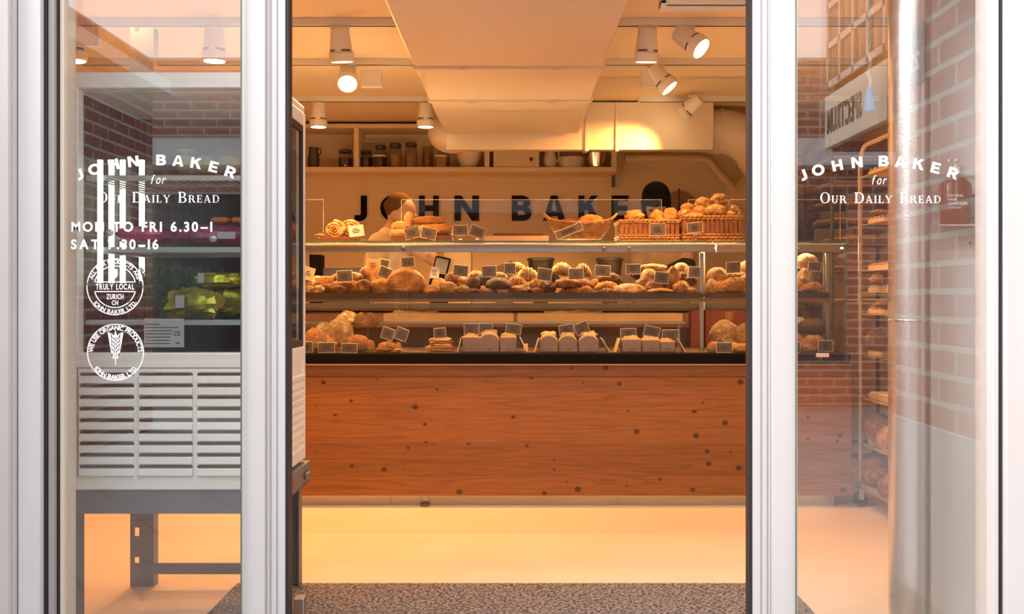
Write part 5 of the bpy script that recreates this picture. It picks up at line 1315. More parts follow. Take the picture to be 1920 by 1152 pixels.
# shallow oval basket with handles
def oval_basket(cx, Y, label):
    c = at(cx, 449, Y); t = thing('oval_basket', label, 'basket', c); mb = MB(); n = 44; s = Y/FPX
    for i in range(11):
        f = i/10; rx, ry = (38+24*f**.8)*s, .055+.05*f**.8; z = c.z + .004 + f*28*s
        pts = []
        for k in range(n):
            a = 2*math.pi*k/n; up = .028*abs(math.cos(a))**3*f; wv = .0028*(1 if (k+i) % 2 else -1); pts.append((c.x+(rx+wv)*math.cos(a), c.y+(ry+wv)*math.sin(a), z+up))
        mb.tube(pts, .0042, 6, True)
    mb.ell((c.x, c.y, c.z+.006), (38*s, .055, .005), 24, 6); mb.build('woven_body', M['wicker'], t)
    for sg in (-1, 1):
        pts = []
        for i in range(15):
            a = math.pi*i/14; x = c.x + sg*(57*s + .022*math.sin(a)*1.4); pts.append((x, c.y - .045*math.cos(a), c.z + 28*s + .022 + .03*math.sin(a)))
        MB().tube(pts, .0065, 8).build('handle', M['wicker'], t)
    return c
oval_basket(1088, 4.99, 'oval wicker boat basket with handles on the counter glass')
top('roll', 'gold', 1108, 414, 50, 22, 5.0, 'golden loaf lying in the oval basket', rz=0)
top('roll', 'brown', 1066, 419, 38, 18, 5.02, 'brown loaf lying in the oval basket behind the long card', rz=0)
def crate_basket(px0, px1, pyt, Y, label, m):
    x0, x1 = wx(px0, Y), wx(px1, Y); z0 = GT+.001; z1 = wz(pyt, Y); y0, y1 = Y, Y+.24
    t = thing('wicker_basket', label, 'basket', ((x0+x1)/2, (y0+y1)/2, z0), 'rectangular wicker baskets'); mb = MB(); n = 9; L = x1-x0
    def loop(z, off, r, wig):
        pts = []; N = 26
        def seg(ax, ay, bx, by, cnt):
            for k in range(cnt):
                f = k/cnt; x, y = ax+(bx-ax)*f, ay+(by-ay)*f; o_ = wig*(1 if k % 2 else -1)
                dx, dy = (0, -1) if ay == by and ay == y0 else (0, 1) if ay == by else (1, 0) if ax == x1 else (-1, 0)
                pts.append((x+dx*o_, y+dy*o_, z))
        seg(x0, y0, x1, y0, N); seg(x1, y0, x1, y1, 14); seg(x1, y1, x0, y1, N); seg(x0, y1, x0, y0, 14)
        mb.tube(pts, r, 6, True)
    H = z1-z0
    for i in range(n):
        if 3 <= i <= 6: continue
        loop(z0 + .005 + H*.97*i/(n-1)*1.0 - (.004 if i == n-1 else 0), 0, .0048 if i < n-1 else .0062, .003 if i % 2 else -.003)
    mb.build('woven_band', m, t)
    mb = MB(); k = 13
    for i in range(k):
        x = x0 + L*(i+.5)/k; hw = L/k*.36
        for y in (y0, y1): mb.box(x-hw, x+hw, y-.0015, y+.0015, z0+.004, z1-.006)
    for i in range(6):
        y = y0 + (y1-y0)*(i+.5)/6
        for x in (x0, x1): mb.box(x-.0015, x+.0015, y-.015, y+.015, z0+.004, z1-.006)
    mb.build('woven_side', M['wickerdark'], t)
    MB().box(x0+.003, x1-.003, y0+.003, y1-.003, z0+.002, z0+.006).build('basket_floor', m, t)
crate_basket(1162, 1274, 413, 4.90, 'shallow rectangular wicker basket of chunk rolls', M['wicker'])
crate_basket(1280, 1392, 405, 4.90, 'rectangular wicker basket heaped with pale rolls next to the door stile', M['wicker'])
for cx, cy, w_, h_, lb in ((1190, 405, 36, 24, 'chunk roll alone at the oval basket side of the shallow basket'), (1232, 406, 28, 24, 'chunk roll in the middle of the shallow basket'), (1257, 402, 30, 26, 'darkest chunk roll against the heaped basket'), (1245, 416, 30, 16, 'chunk roll low in the shallow basket behind the pale card'), (1212, 418, 30, 14, 'chunk roll low in the shallow basket near its middle')):
    top('lump', 'choc', cx, cy, w_, h_, 4.98, lb)
for i, (cx, cy, w_, h_, Y, lb) in enumerate(((1286, 399, 32, 18, 4.97, 'pale roll at the front corner of the heap, on the shallow basket side'), (1289, 388, 26, 14, 5.0, 'pale roll resting on the front corner roll'), (1318, 381, 32, 22, 5.04, 'pale roll at the top of the heap, next to the highest one'), (1349, 375, 38, 24, 5.04, 'pale roll crowning the heap'), (1312, 396, 30, 20, 4.98, 'pale roll in the front row below the top pair'), (1342, 394, 42, 22, 4.97, 'floury double roll in the front middle of the heap'), (1375, 394, 24, 20, 4.98, 'pale roll at the stile end of the heap'), (1303, 405, 36, 12, 4.96, 'pale roll pressed low behind the tilted pale card'), (1366, 403, 30, 14, 4.96, 'pale roll low at the stile end of the heap'), (1332, 406, 32, 12, 5.06, 'pale roll at the bottom of the heap'))):
    top('bun' if i % 3 else 'lump', 'flour', cx, cy, w_, h_, Y, lb)

def settle(items, y0, y1, fill=.70, dmax=.11):
    """let the pieces of one heap slip back in depth until they no longer run through each other"""
    P = []
    for o in items:
        s = o.scale; s.y = min(s.y, dmax*{'roll': 1.9, 'baguette': 4, 'croissant': 1.5, 'flat': 1.4}.get(o.data.name.split('.')[0], 1))
        dy = {'roll': .27, 'baguette': .13, 'croissant': .4, 'flat': .32, 'snail': .22, 'plait': .28}.get(o.data.name.split('.')[0], .47)
        P.append([o, o.location.y, s.x*.5, s.y*dy, s.z*.5])
    Y0 = [p[1] for p in P]
    for it in range(60):
        for i in range(len(P)):
            for j in range(i):
                a, b = P[i], P[j]; pa, pb = a[0].location, b[0].location
                q = ((pa.x-pb.x)/(a[2]+b[2]))**2 + ((pa.z+a[4]-pb.z-b[4])/(a[4]+b[4]))**2
                if q >= fill: continue
                need = math.sqrt(fill-q)*(a[3]+b[3]); g = a[1]-b[1]
                if abs(g) >= need: continue
                up = a if pa.z > pb.z + .004 or (abs(pa.z-pb.z) <= .004 and a[1] > b[1]) else b
                lo = b if up is a else a; push = (need - (up[1]-lo[1]))*.5
                up[1] = min(y1, up[1] + push*.8); lo[1] = max(y0, lo[1] - push*.2)
    for p, y in zip(P, Y0):
        o = p[0]; k = p[1]/y; l = o.location; z = l.z
        o.location = (l.x*k, l.y - y + p[1], max(EYE + (l.z-EYE)*k, z if o['group'] != TG and abs(z-EYE) < .012 else -9)); o.scale = (o.scale.x*k, o.scale.y, o.scale.z*k)
settle([o for o in PILE if o['group'] == US], 4.945, 5.30)
settle([o for o in PILE if o['group'] == LS], 4.90, 5.16)
settle([o for o in PILE if o['group'] == TG], 4.97, 5.12, .6)

# ================================================================ BACK WALL: letters, shelf, jars
for ch, px, wd, lb in (('J', 676, 23, 'black letter J, the first one on the back wall'), ('O', 738, 50, 'black letter O partly behind the person with brown hair'), ('H', 804, 37, 'black letter H above the stacked loaves'), ('N', 875, 46, 'black letter N before the gap between the words'),
                       ('B', 978, 37, 'black letter B opening the second word on the back wall'), ('A', 1039, 42, 'black letter A above the oval basket'), ('K', 1104, 38, 'black letter K above the oval basket handle'), ('E', 1163, 32, 'black letter E above the shallow wicker basket'), ('R', 1225, 38, 'black letter R hidden behind the person with black hair')):
    Y = BACK - .02; s = Y/FPX; q, W = bold(ch); h = 47*s; mb = MB(); put_bold(mb, ch, wx(px, Y), wz(414, Y), h, wd*s/(W*h), Y, BACK-.001)
    tag(mb.build('wall_letter', M['black']), lb, 'letter', 'black wall letters')

SY = 7.20; sh0, sh1 = wx(500, SY), wx(1156, SY); sz0, sz1 = wz(322, SY), wz(313, SY); st0, st1 = wz(240, SY), wz(232, SY)
t = thing('wall_shelf', 'long white open wall shelf with compartments above the black letters', 'shelf', ((sh0+sh1)/2, 7.35, sz0))
MB().box(sh0, sh1, SY, BACK-.001, sz0, sz1).build('bottom_board', M['paint'], t, .002); MB().box(sh0, sh1, SY, BACK-.001, st0, st1).build('top_board', M['paint'], t, .002)
for px in (505, 668, 913, 1152): MB().box(wx(px, SY)-.018, wx(px, SY)+.018, SY, BACK-.001, sz1+.0005, st0-.0005).build('upright', M['paint'], t, .002)
MB().box(wx(664, 7.47), wx(1152, 7.47), 7.47, 7.48, wz(266, 7.47), wz(263, 7.47)).build('back_rail', M['paint'], t)
MB().box(sh1-.012, sh1+.01, 7.40, 7.46, sz0-.085, sz0-.0005).build('wall_bracket', M['darksteel'], t, .001)
MB().box(wx(925, 7.22), wx(1011, 7.22), 7.215, 7.232, sz1+.001, st0-.001).build('cupboard_door', M['paint'], t, .002)
MB().cyl((wx(996, 7.21), 7.214, wz(299, 7.21)), (wx(996, 7.21), 7.196, wz(299, 7.21)), .012, .014, n=14).build('door_knob', M['darkboard'], t)
JG = 'storage jars on the wall shelf'
def jar(px, w_, h_, label, fill, clip=True, lidm=None, Y=7.30):
    s = Y/FPX; r = w_*s/2; H = h_*s; b = Vector((wx(px, Y), Y, sz1+.001)); t = thing('storage_jar', label, 'jar', b, JG)
    MB().lathe([(0, 0), (r*.92, .0), (r, .008), (r, H*.70), (r*.78, H*.80), (r*.78, H*.84)], b, 22).build('jar_body', M['jarglass'], t)
    MB().lathe([(0, .004), (r*.93, .004), (r*.93, H*.55), (0, H*.56)], b, 18).build('jar_contents', fill, t)
    MB().lathe([(r*.84, H*.845), (r*.86, H*.87), (r*.86, H*.95), (r*.7, H), (0, H)], b, 22).build('jar_lid', lidm or M['darksteel'], t)
    if clip: MB().tube([(b.x-r*.86, b.y-.004, b.z+H*.95), (b.x-r*.95, b.y-.004, b.z+H*.78), (b.x+r*.95, b.y-.004, b.z+H*.78), (b.x+r*.86, b.y-.004, b.z+H*.95)], .003, 6).build('wire_clip', M['steel'], t)
jar(648, 28, 35, 'clip-top glass jar alone in the first shelf compartment', M['preserve'])
jar(686, 25, 34, 'squat glass jar with dark contents, first in the middle compartment', M['preserve'])
jar(714, 24, 46, 'tall dark jar of preserve behind the white-lidded cup', M['preserve'], False, None, 7.38)
jar(741, 26, 47, 'clip-top jar of dry goods beside the white-lidded cup', M['grain'])
jar(771, 24, 49, 'tallest clip-top jar, with grain on top and dark below', M['grain'])
jar(832, 22, 46, 'clip-top jar half hidden behind the small striped cup', M['grain'], True, None, 7.38)
def cup(px, w_, h_, label, m, Y=7.25):
    s = Y/FPX; r = w_*s/2; H = h_*s; b = Vector((wx(px, Y), Y, sz1+.001)); t = thing('paper_cup', label, 'cup', b, 'cups on the wall shelf')
    MB().lathe([(0, 0), (r*.80, 0), (r*.95, H*.84), (0, H*.84)], b, 22).build('cup_body', m, t); MB().lathe([(r*1.02, H*.845), (r*1.02, H*.96), (r*.9, H), (0, H)], b, 22).build('cup_lid', M['ceramic'], t)
cup(711, 25, 23, 'dark cup with white lid in front of the tall dark jar', M['preserve']); cup(827, 24, 23, 'small pale cup with white lid in front of the last jar', M['grain'])
b = Vector((wx(802, 7.3), 7.3, sz1+.001)); s = 7.3/FPX; t = thing('glass_tumbler', 'tall open glass of reddish dry goods between the tallest jar and the small pale cup', 'glass', b)
MB().lathe([(0, 0), (10*s, 0), (10.5*s, 43*s), (9.8*s, 43*s), (9.4*s, .006)], b, 20).build('glass_wall', M['jarglass'], t); MB().lathe([(0, .007), (9.2*s, .007), (9.2*s, 28*s), (0, 29*s)], b, 18).build('contents', mat('reddish_goods', (.36, .14, .06), .7, var=.3, scale=60), t)
b = Vector((wx(879, 7.32), 7.32, sz1+.001)); s = 7.32/FPX
tag(MB().lathe([(0, .004), (13*s, 0), (14*s, .004), (20*s, 14*s), (26*s, 33*s), (25*s, 33*s), (18*s, 12*s), (0, .012)], b, 32).build('mixing_bowl', M['ceramic']), 'large cream mixing bowl on the shelf before the cupboard door', 'bowl')
b = Vector((wx(1031, 7.3), 7.3, sz1+.001)); t = thing('milk_jug', 'pale ceramic jug beside the cupboard door', 'jug', b)
MB().lathe([(0, 0), (11*s, 0), (13.5*s, 14*s), (9*s, 31*s), (11*s, 40*s), (10*s, 40*s), (8*s, 31*s), (12*s, 14*s), (0, .01)], b, 22).build('jug_body', M['ceramic'], t); MB().tube([(b.x+9*s, b.y, b.z+34*s), (b.x+17*s, b.y, b.z+31*s), (b.x+17*s, b.y, b.z+17*s), (b.x+12*s, b.y, b.z+12*s)], .008, 8).build('jug_handle', M['ceramic'], t)
b = Vector((wx(1071, 7.32), 7.32, sz1+.001)); t = thing('cake_tin', 'low pale round tin on the shelf between jug and steel pails', 'tin', b)
MB().lathe([(0, 0), (24*s, 0), (24*s, 17*s), (0, 17*s)], b, 30).build('tin_body', M['ceramic'], t); MB().lathe([(25*s, 17.2*s), (25*s, 20*s), (23*s, 21.5*s), (0, 21.5*s)], b, 30).build('tin_lid', M['ceramic'], t)
for k, (z, lb) in enumerate(((0, 'steel pail underneath in the nested pair at the shelf end'), (13, 'steel pail on top of the nested pair at the shelf end'))):
    b = Vector((wx(1118, 7.3), 7.3, sz1+.001 + z*s)); prof = [(0, .004), (15*s, 0), (21*s, 28*s), (23*s, 29*s), (22.5*s, 30*s), (20*s, 29*s), (14*s, .012)]
    tag(MB().lathe(prof, b, 30).build('steel_pail', M['chrome']), lb, 'pail', 'nested steel pails')
b = Vector((wx(588, 7.3), 7.3, sz1+.001)); t = thing('steel_jug', 'dark steel jug with handle at the fridge end of the shelf', 'jug', b)
MB().lathe([(0, 0), (10*s, 0), (11*s, 18*s), (8*s, 34*s), (9.5*s, 39*s), (0, 37*s)], b, 20).build('jug_body', M['darksteel'], t); MB().tube([(b.x+8*s, b.y, b.z+35*s), (b.x+13*s, b.y, b.z+38*s), (b.x+14*s, b.y, b.z+30*s), (b.x+10*s, b.y, b.z+24*s)], .006, 8).build('jug_handle', M['darksteel'], t)
# round board on the wall
c = at(1274, 394, 7.44); s = 7.44/FPX; t = thing('round_board', 'round brown board with centre strap on the back wall beside the black-haired person', 'board', c)
MB().cyl((c.x, 7.44, c.z), (c.x, 7.465, c.z), 36*s, n=48).build('disc', mat('brown_round_board', (.30, .19, .11), .6, var=.2, scale=5), t); MB().box(c.x-.012, c.x+.004, 7.432, 7.4395, c.z-.13, c.z+40*s).build('strap', M['darkboard'], t)

# ================================================================ ON THE WORK TABLE (seen through the case)
def pot(px, label):
    Y = 5.85; s = Y/FPX; zb = WT+.001; H = wz(484, Y) - zb; b = Vector((wx(px, Y), Y, zb)); t = thing('metal_pot', label, 'pot', b, 'dark pots on the work table')
    MB().lathe([(0, 0), (14*s, 0), (24*s, H*.93), (0, H*.93)], b, 28).build('pot_body', mat('dark_pot', (.09, .07, .05), .45, .4, var=.3, scale=12), t); MB().lathe([(24.5*s, H*.93), (26*s, H*.94), (26*s, H*.985), (24*s, H), (0, H*.99)], b, 28).build('pot_rim', M['darksteel'], t)
pot(1014, 'dark tapered pot behind the grey tilted card'); pot(1143, 'dark tapered pot behind the pile of three croissants')
b = Vector((wx(823, 5.75), 5.75, WT+.001)); t = thing('card_reader', 'black card reader on a stand behind the small bright price card', 'card reader', b)
MB().lathe([(0, 0), (.055, 0), (.05, .012), (.018, .02), (.015, .05), (0, .05)], b, 20).build('stand', M['black'], t)
q_ = Matrix.Translation((b.x, b.y, b.z+.16)) @ Matrix.Rotation(.22, 4, 'Y') @ Matrix.Rotation(-.25, 4, 'X')
MB().box(-.045, .045, -.015, .02, -.115, .115).xf(q_).build('reader_body', M['black'], t, .01); MB().box(-.036, .036, -.017, -.0155, .01, .1).xf(q_).build('screen', M['greysteel'], t)
b = Vector((wx(858, 5.85), 5.85, WT+.001)); t = thing('cardboard_box', 'tan cardboard box on the work table behind the first dark price cards', 'box', b)
MB().box(wx(833, 5.85), wx(884, 5.85), 5.8, 5.97, WT+.001, wz(474, 5.85)).build('box_body', M['paper'], t, .003)
b = Vector((wx(592, 5.85), 5.85, WT+.001)); t = thing('coffee_grinder', 'black machine with a grey panel beside it on the work table at the fridge end', 'machine', b)
MB().box(wx(583, 5.85), wx(604, 5.85), 5.80, 5.93, WT+.001, wz(478, 5.85)).build('machine_body', M['black'], t, .006); MB().box(wx(605, 5.9), wx(690, 5.9), 5.86, 5.95, WT+.001, wz(503, 5.9)).build('side_tray', M['darksteel'], t, .004)
t = thing('bread_crate', 'dark wooden crate leaning behind the small square price card', 'crate', at(952, 500, 5.85)); MB().prism([(wx(930, 5.85), WT+.001), (wx(962, 5.85), WT+.001), (wx(960, 5.85), wz(489, 5.85)), (wx(932, 5.85), wz(500, 5.85))], 5.8, 5.95).build('crate_side', M['darkboard'], t, .002)

# paper trays standing on the deck rail behind the sandwiches
def paper_tray(px0, px1, label, flap):
    Y = 5.22; t = thing('paper_tray', label, 'tray', at((px0+px1)/2, 602, Y), 'brown paper trays'); z0, z1 = wz(602, Y), wz(588, Y); x0, x1 = wx(px0, Y), wx(px1, Y)
    MB().box(x0, x1, Y, Y+.004, z0, z1).box(x0, x1, Y+.16, Y+.164, z0, z1).box(x0, x0+.004, Y+.004, Y+.16, z0, z1).box(x1-.004, x1, Y+.004, Y+.16, z0, z1).box(x0, x1, Y, Y+.164, z0-.003, z0).build('tray_box', M['cardboard'], t)
    a, b2 = flap; n = 12; vs = []
    for i in range(n+1):
        f = i/n; x = wx(a + (b2-a)*f, Y); e = .010*noise.noise(Vector((f*4, a, 0)))
        vs += [(x, Y-.004, z1 - .030*math.sin(math.pi*min(1, .2+f)) + e), (x, Y+.05, z1+.012+e), (x, Y+.13, z1+.004)]
    mb = MB().add(vs, [(3*i+j, 3*i+3+j, 3*i+4+j, 3*i+1+j) for i in range(n) for j in range(2)]); mb.build('paper_sheet', M['paper'], t)
paper_tray(719, 963, 'long brown paper tray behind the leaning cards and the first holder', (735, 820)); paper_tray(970, 1280, 'long brown paper tray behind the middle and last holders', (1020, 1130))
t = thing('tray_rail', 'steel ledge carrying the brown paper trays', 'ledge', at(1000, 606, 5.25)); zt_ = wz(602, 5.22)-.0035
MB().box(wx(575, 5.25), wx(1282, 5.25), 5.19, 5.385, zt_-.012, zt_).build('ledge', M['steel'], t, .001)
for px in (600, 1272): MB().box(wx(px, 5.38)-.008, wx(px, 5.38)+.008, 5.37, 5.385, ZB1+.002, zt_-.0125).build('ledge_leg', M['steel'], t)
def red_bag(px0, px1, label, Y=5.30):
    t = thing('red_bag', label, 'bag', at((px0+px1)/2, 655, Y), 'red paper bags'); x0, x1, z0, z1 = wx(px0, Y), wx(px1, Y), ZB1+.006, wz(582, Y)
    mb = MB().box(x0, x1, Y, Y+.06, z0, z1); mb.build('bag_body', M['red'], t, .004); return t, x0, x1, z0, z1
red_bag(1295, 1313, 'narrow red paper bag standing before the steel post')
t, x0, x1, z0, z1 = red_bag(1323, 1440, 'wide red paper bag with gold print behind the craggy split loaf')
mb = MB(); cx_, cz_ = wx(1367, 5.3), wz(592, 5.3)
for k in range(4):
    for sg in (-1, 1): mb.prism([(cx_, cz_-.012*k+.012), (cx_+sg*.022, cz_-.012*k+.024), (cx_+sg*.022, cz_-.012*k+.020), (cx_, cz_-.012*k+.008)], 5.298, 5.2995)
mb.prism([(cx_-.0015, cz_-.04), (cx_+.0015, cz_-.04), (cx_+.0015, cz_+.024), (cx_-.0015, cz_+.024)], 5.298, 5.2995); mb.build('gold_print', M['gold'], t)

# ================================================================ PEOPLE
def remesh(o, v):
    m = o.modifiers.new('skin', 'REMESH'); m.mode = 'VOXEL'; m.voxel_size = v; m.use_smooth_shade = True
    s_ = o.modifiers.new('soft', 'SMOOTH'); s_.factor = .5; s_.iterations = 4
def hand(mb, wrist, d, up, L=.185):
    """palm, four curled fingers and a thumb; d along the fingers, up = back of the hand"""
    d = Vector(d).normalized(); up = (Vector(up) - d*Vector(up).dot(d)).normalized(); side = d.cross(up); w_ = Vector(wrist)
    for k, o_ in enumerate((-.030, -.010, .010, .029)):
        base = w_ + d*.085 + side*o_; ln = (.062, .074, .070, .055)[k]
        mb.caps(w_ + d*.01 + side*o_*.6, base, .019, .0135, 10)
        p1 = base + d*ln*.45 - up*.010; p2 = p1 + d*ln*.30 - up*.018; p3 = p2 + d*ln*.12 - up*.022
        mb.caps(base, p1, .0105, .0095, 8).caps(p1, p2, .0095, .0088, 8).caps(p2, p3, .0088, .0078, 8)
    b = w_ + d*.03 - side*.034; mb.caps(w_ + d*.015 - side*.015, b, .018, .014, 8).caps(b, b + d*.035 - side*.022 - up*.01, .013, .0105, 8).caps(b + d*.035 - side*.022 - up*.01, b + d*.062 - side*.022 - up*.02, .0105, .009, 8)
def person(label, base, head, hdir, neck, shL, shR, elL, elR, haL, haR, hip, hair_m, shirt_m, apron_m, sleeve_m, bowl):
    t = thing('person', label, 'person', base); h = Vector(head); f = Vector(hdir).normalized(); rt = f.cross(Vector((0, 0, 1))).normalized(); u = rt.cross(f)
    hip = Vector(hip); neck = Vector(neck); mb = MB()
    R3 = Matrix((rt, f, u)).transposed()
    mb.ell(h + u*.015 - f*.012, (.077, .096, .100), 20, 14, R3); mb.ell(h + f*.025 - u*.055, (.058, .062, .062), 18, 12, R3); mb.ell(h + f*.055 - u*.092, (.026, .022, .022), 12, 8, R3)
    mb.caps(h + f*.088 + u*.012, h + f*.108 - u*.026, .010, .015, 10); mb.ell(h + f*.080 - u*.060, (.026, .012, .010), 12, 8, R3)
    mb.ell(h + f*.078 + u*.030, (.055, .014, .010), 12, 8, R3)
    for sg in (-1, 1): mb.ell(h + rt*sg*.080 - u*.012 - f*.008, (.012, .024, .033), 12, 8, R3)
    mb.caps(neck, h - u*.05 - f*.02, .056, .052, 16)
    chest = neck.lerp(hip, .35)
    mb.caps(neck - Vector((0, 0, .02)), chest, .075, .13, 18); mb.caps(chest, hip, .135, .135, 18)
    for sh, el, ha in ((shL, elL, haL), (shR, elR, haR)):
        sh, el, ha = Vector(sh), Vector(el), Vector(ha); mb.caps(neck - Vector((0, 0, .05)), sh, .07, .062, 14).caps(sh, el, .052, .041, 14).caps(el, ha, .041, .028, 14); dd = (ha-el).normalized(); hand(mb, ha, dd, (0, -.3, 1))
    for sg in (-1, 1):
        k1 = hip + rt*sg*.10 + Vector((0, 0, -.42)); an = hip + rt*sg*.10; an.z = .09; mb.caps(hip + rt*sg*.085, k1, .088, .058, 14).caps(k1, an, .056, .040, 14).caps(an + Vector((0, 0, -.035)) - f*.03, an + Vector((f.x*.16, f.y*.16, -.052)), .040, .032, 12)
    o = mb.build('body', M['skin'], t); remesh(o, .009)
    for sg in (-1, 1):
        MB().ell(h + f*.085 + rt*sg*.031 + u*.006, (.012, .008, .008), 10, 8, R3).build('eye', M['ink'], t)
    mb = MB(); mb.ell(h + u*.040 - f*(.022 if bowl else .045), (.090, .104 if bowl else .088, .092), 22, 14, R3)
    if bowl:
        mb.ell(h + u*.052 + f*.052, (.074, .046, .040), 18, 10, R3)
        for sg in (-1, 1): mb.ell(h + rt*sg*.074 - f*.02 - u*.01, (.020, .062, .068), 14, 10, R3)
        mb.ell(h - f*.07 - u*.02, (.078, .05, .085), 16, 10, R3)
    else: mb.ell(h - f*.11 + u*.02, (.042, .042, .042), 14, 10, R3)
    o = mb.build('hair', hair_m, t); remesh(o, .008)
    mb = MB(); mb.caps(neck - Vector((0, 0, .045)), chest, .098, .152, 18).caps(chest, hip, .158, .162, 18)
    for sh, el in ((shL, elL), (shR, elR)):
        sh, el = Vector(sh), Vector(el); mb.caps(neck - Vector((0, 0, .06)), sh, .085, .077, 14).caps(sh, sh.lerp(el, .8 if sleeve_m else .55), .070, .056, 14)
    o = mb.build('shirt', shirt_m, t); remesh(o, .011)
    if sleeve_m:
        for el, ha in ((elL, haL), (elR, haR)):
            el, ha = Vector(el), Vector(ha); o = MB().caps(el, el.lerp(ha, .82), .055, .040, 14).build('sleeve', sleeve_m, t)
    mb = MB().caps(hip + Vector((0, 0, .05)), hip + Vector((0, 0, -.42)), .176, .185, 20); o = mb.build('apron', apron_m, t); remesh(o, .012)
    mb = MB()
    for sg in (-1, 1):
        k1 = hip + rt*sg*.10 + Vector((0, 0, -.42)); an = hip + rt*sg*.10; an.z = .11; mb.caps(hip + rt*sg*.085, k1, .10, .075, 14).caps(k1, an, .073, .060, 14)
    o = mb.build('trousers', M['blackcloth'], t); remesh(o, .011)
    for sg in (-1, 1):
        an = hip + rt*sg*.10; MB().caps((an.x - f.x*.05, an.y - f.y*.05, .045), (an.x + f.x*.17, an.y + f.y*.17, .042), .0445, .041, 14).build('shoe', M['black'], t)
    return t
Yp = 6.22
H1 = at(754, 404, Yp)
person('person with tied brown hair and cream shirt, leaning and reaching towards the card reader', (H1.x-.05, Yp+.02, 0), H1, (.80, -.40, -.42), at(733, 438, Yp+.04), at(712, 458, Yp-.08), at(778, 456, Yp-.04),
       at(700, 520, Yp-.15), at(818, 492, Yp-.12), at(735, 535, 6.05), at(826, 520, 6.04), (wx(728, Yp)-.02, Yp+.08, .95), M['hairbrown'], M['cream'], M['cream'], None, False)
H2 = at(1230, 382, Yp)
person('person with black bowl-cut hair bending over the work table behind the baskets', (H2.x+.08, Yp+.05, 0), H2, (-.10, -.78, -.62), at(1240, 432, Yp+.07), at(1208, 452, Yp+.03), at(1282, 455, Yp+.05),
       at(1196, 508, Yp-.02), at(1288, 497, Yp-.02), at(1222, 530, 6.08), at(1244, 514, 6.05), (wx(1244, Yp), Yp+.12, .96), M['hairblack'], M['tan'], M['tan'], M['blackcloth'], True)

# ================================================================ BREAD TROLLEYS ON THE COLUMN SIDE
def trolley(x0, x1, y0, y1, zt, label, m, levels, arch=True):
    t = thing('bread_trolley', label, 'trolley', ((x0+x1)/2, (y0+y1)/2, 0), 'bread trolleys')
    for x in (x0, x1):
        pts = [(x, y0, .10), (x, y0, zt-.10)] + [(x, y0 + .09 - .09*math.cos(a), zt-.10+.09*math.sin(a)) for a in (.4, .8, 1.2, 1.57)] + [(x, y1 - .09 + .09*math.sin(a), zt-.10+.09*math.cos(a)) for a in (0, .4, .8, 1.2)] + [(x, y1, zt-.10), (x, y1, .10)]
        MB().tube(pts, .011, 10).build('side_frame', m, t)
    MB().box(x0, x1, y0-.01, y0+.01, .10, .125).box(x0, x1, y1-.01, y1+.01, .10, .125).box(x0-.01, x0+.01, y0+.01, y1-.01, .10, .125).box(x1-.01, x1+.01, y0+.01, y1-.01, .10, .125).build('base_frame', m, t)
    for z in levels:
        for x, e in ((x0, 1), (x1, -1)):
            MB().box(x-.006 if e > 0 else x-.022, x+.022 if e > 0 else x+.006, y0+.012, y1-.012, z-.012, z-.008).build('runner', m, t)
    for x in (x0, x1):
        for y in (y0, y1):
            w_ = MB().cyl((x, y-.014, .035), (x, y+.014, .035), .035, n=18).build('wheel', M['ink'], t)
            MB().box(x-.012, x+.012, y-.022, y-.016, .035, .10).box(x-.012, x+.012, y+.016, y+.022, .035, .10).box(x-.012, x+.012, y-.022, y+.022, .088, .0999).build('wheel_fork', m, w_)
    return t
def tray(x0, x1, y0, y1, z, label, m):
    t = thing('bread_tray', label, 'tray', ((x0+x1)/2, (y0+y1)/2, z), 'trays in the trolleys')
    MB().box(x0, x1, y0, y1, z-.0075, z-.003).build('tray_floor', m, t)
    MB().box(x0, x0+.006, y0, y1, z-.0028, z+.016).box(x1-.006, x1, y0, y1, z-.0028, z+.016).box(x0+.006, x1-.006, y0, y0+.006, z-.0028, z+.016).box(x0+.006, x1-.006, y1-.006, y1, z-.0028, z+.016).build('tray_rim', m, t)
    mb = MB(); n = int((y1-y0)/.055)
    for i in range(n): y = y0 + .03 + i*.055; mb.tube([(x0-.004, y, z+.021), (x0+.03, y, z+.022), (x1-.03, y, z+.022), (x1+.004, y, z+.021)], .005, 6)
    mb.build('rib', M['crumb'], t)
TX, TY0, TY1 = wx(1613, 4.87), 4.24, 4.87
LV = [wz(p, TY1) for p in (330, 420, 505, 545, 585, 662, 742, 828, 910)]
trolley(TX, TX+.44, TY0, TY1, wz(292, TY1)+.05, 'tall bakery trolley of warm steel tube with trays of loaves beside the counter end', M['trolley'], LV)
for z, lb in zip(LV, ('topmost', 'second from the top', 'third from the top', 'fourth from the top', 'middle', 'fourth from the bottom', 'third from the bottom', 'second from the bottom', 'lowest')):
    tray(TX+.028, TX+.412, TY0+.03, TY1-.03, z, 'pale slatted tray in the front trolley, ' + lb, M['bamboo'])
TB = 'loaves on the front trolley'
def tloaf(kind, tone, lev, px, w_, h_, Y, lb, **k):
    s = Y/FPX; cyb = VY - (LV[lev]+.024-EYE)*FPX/Y; bread(kind, tone, px, cyb - h_/2, w_, h_, Y, lb, TB, **k)
tloaf('lump', 'brown', 3, 1652, 46, 24, 4.66, 'brown loaf on the fourth tray of the front trolley', rz=1.2)
tloaf('boule', 'brown', 1, 1650, 36, 10, 4.60, 'flat dark loaf near the top of the front trolley', rz=.5)
tloaf('lump', 'brown', 4, 1655, 34, 14, 4.6, 'small brown loaf on the middle tray of the front trolley', rz=.3)
tloaf('boule', 'dark', 5, 1655, 66, 44, 4.60, 'large dark loaf with a pale paper on the fourth tray from the bottom', rz=.3)
tloaf('boule', 'brown', 7, 1648, 58, 50, 4.745, 'crusty loaf standing behind another, second tray from the bottom', rz=1)
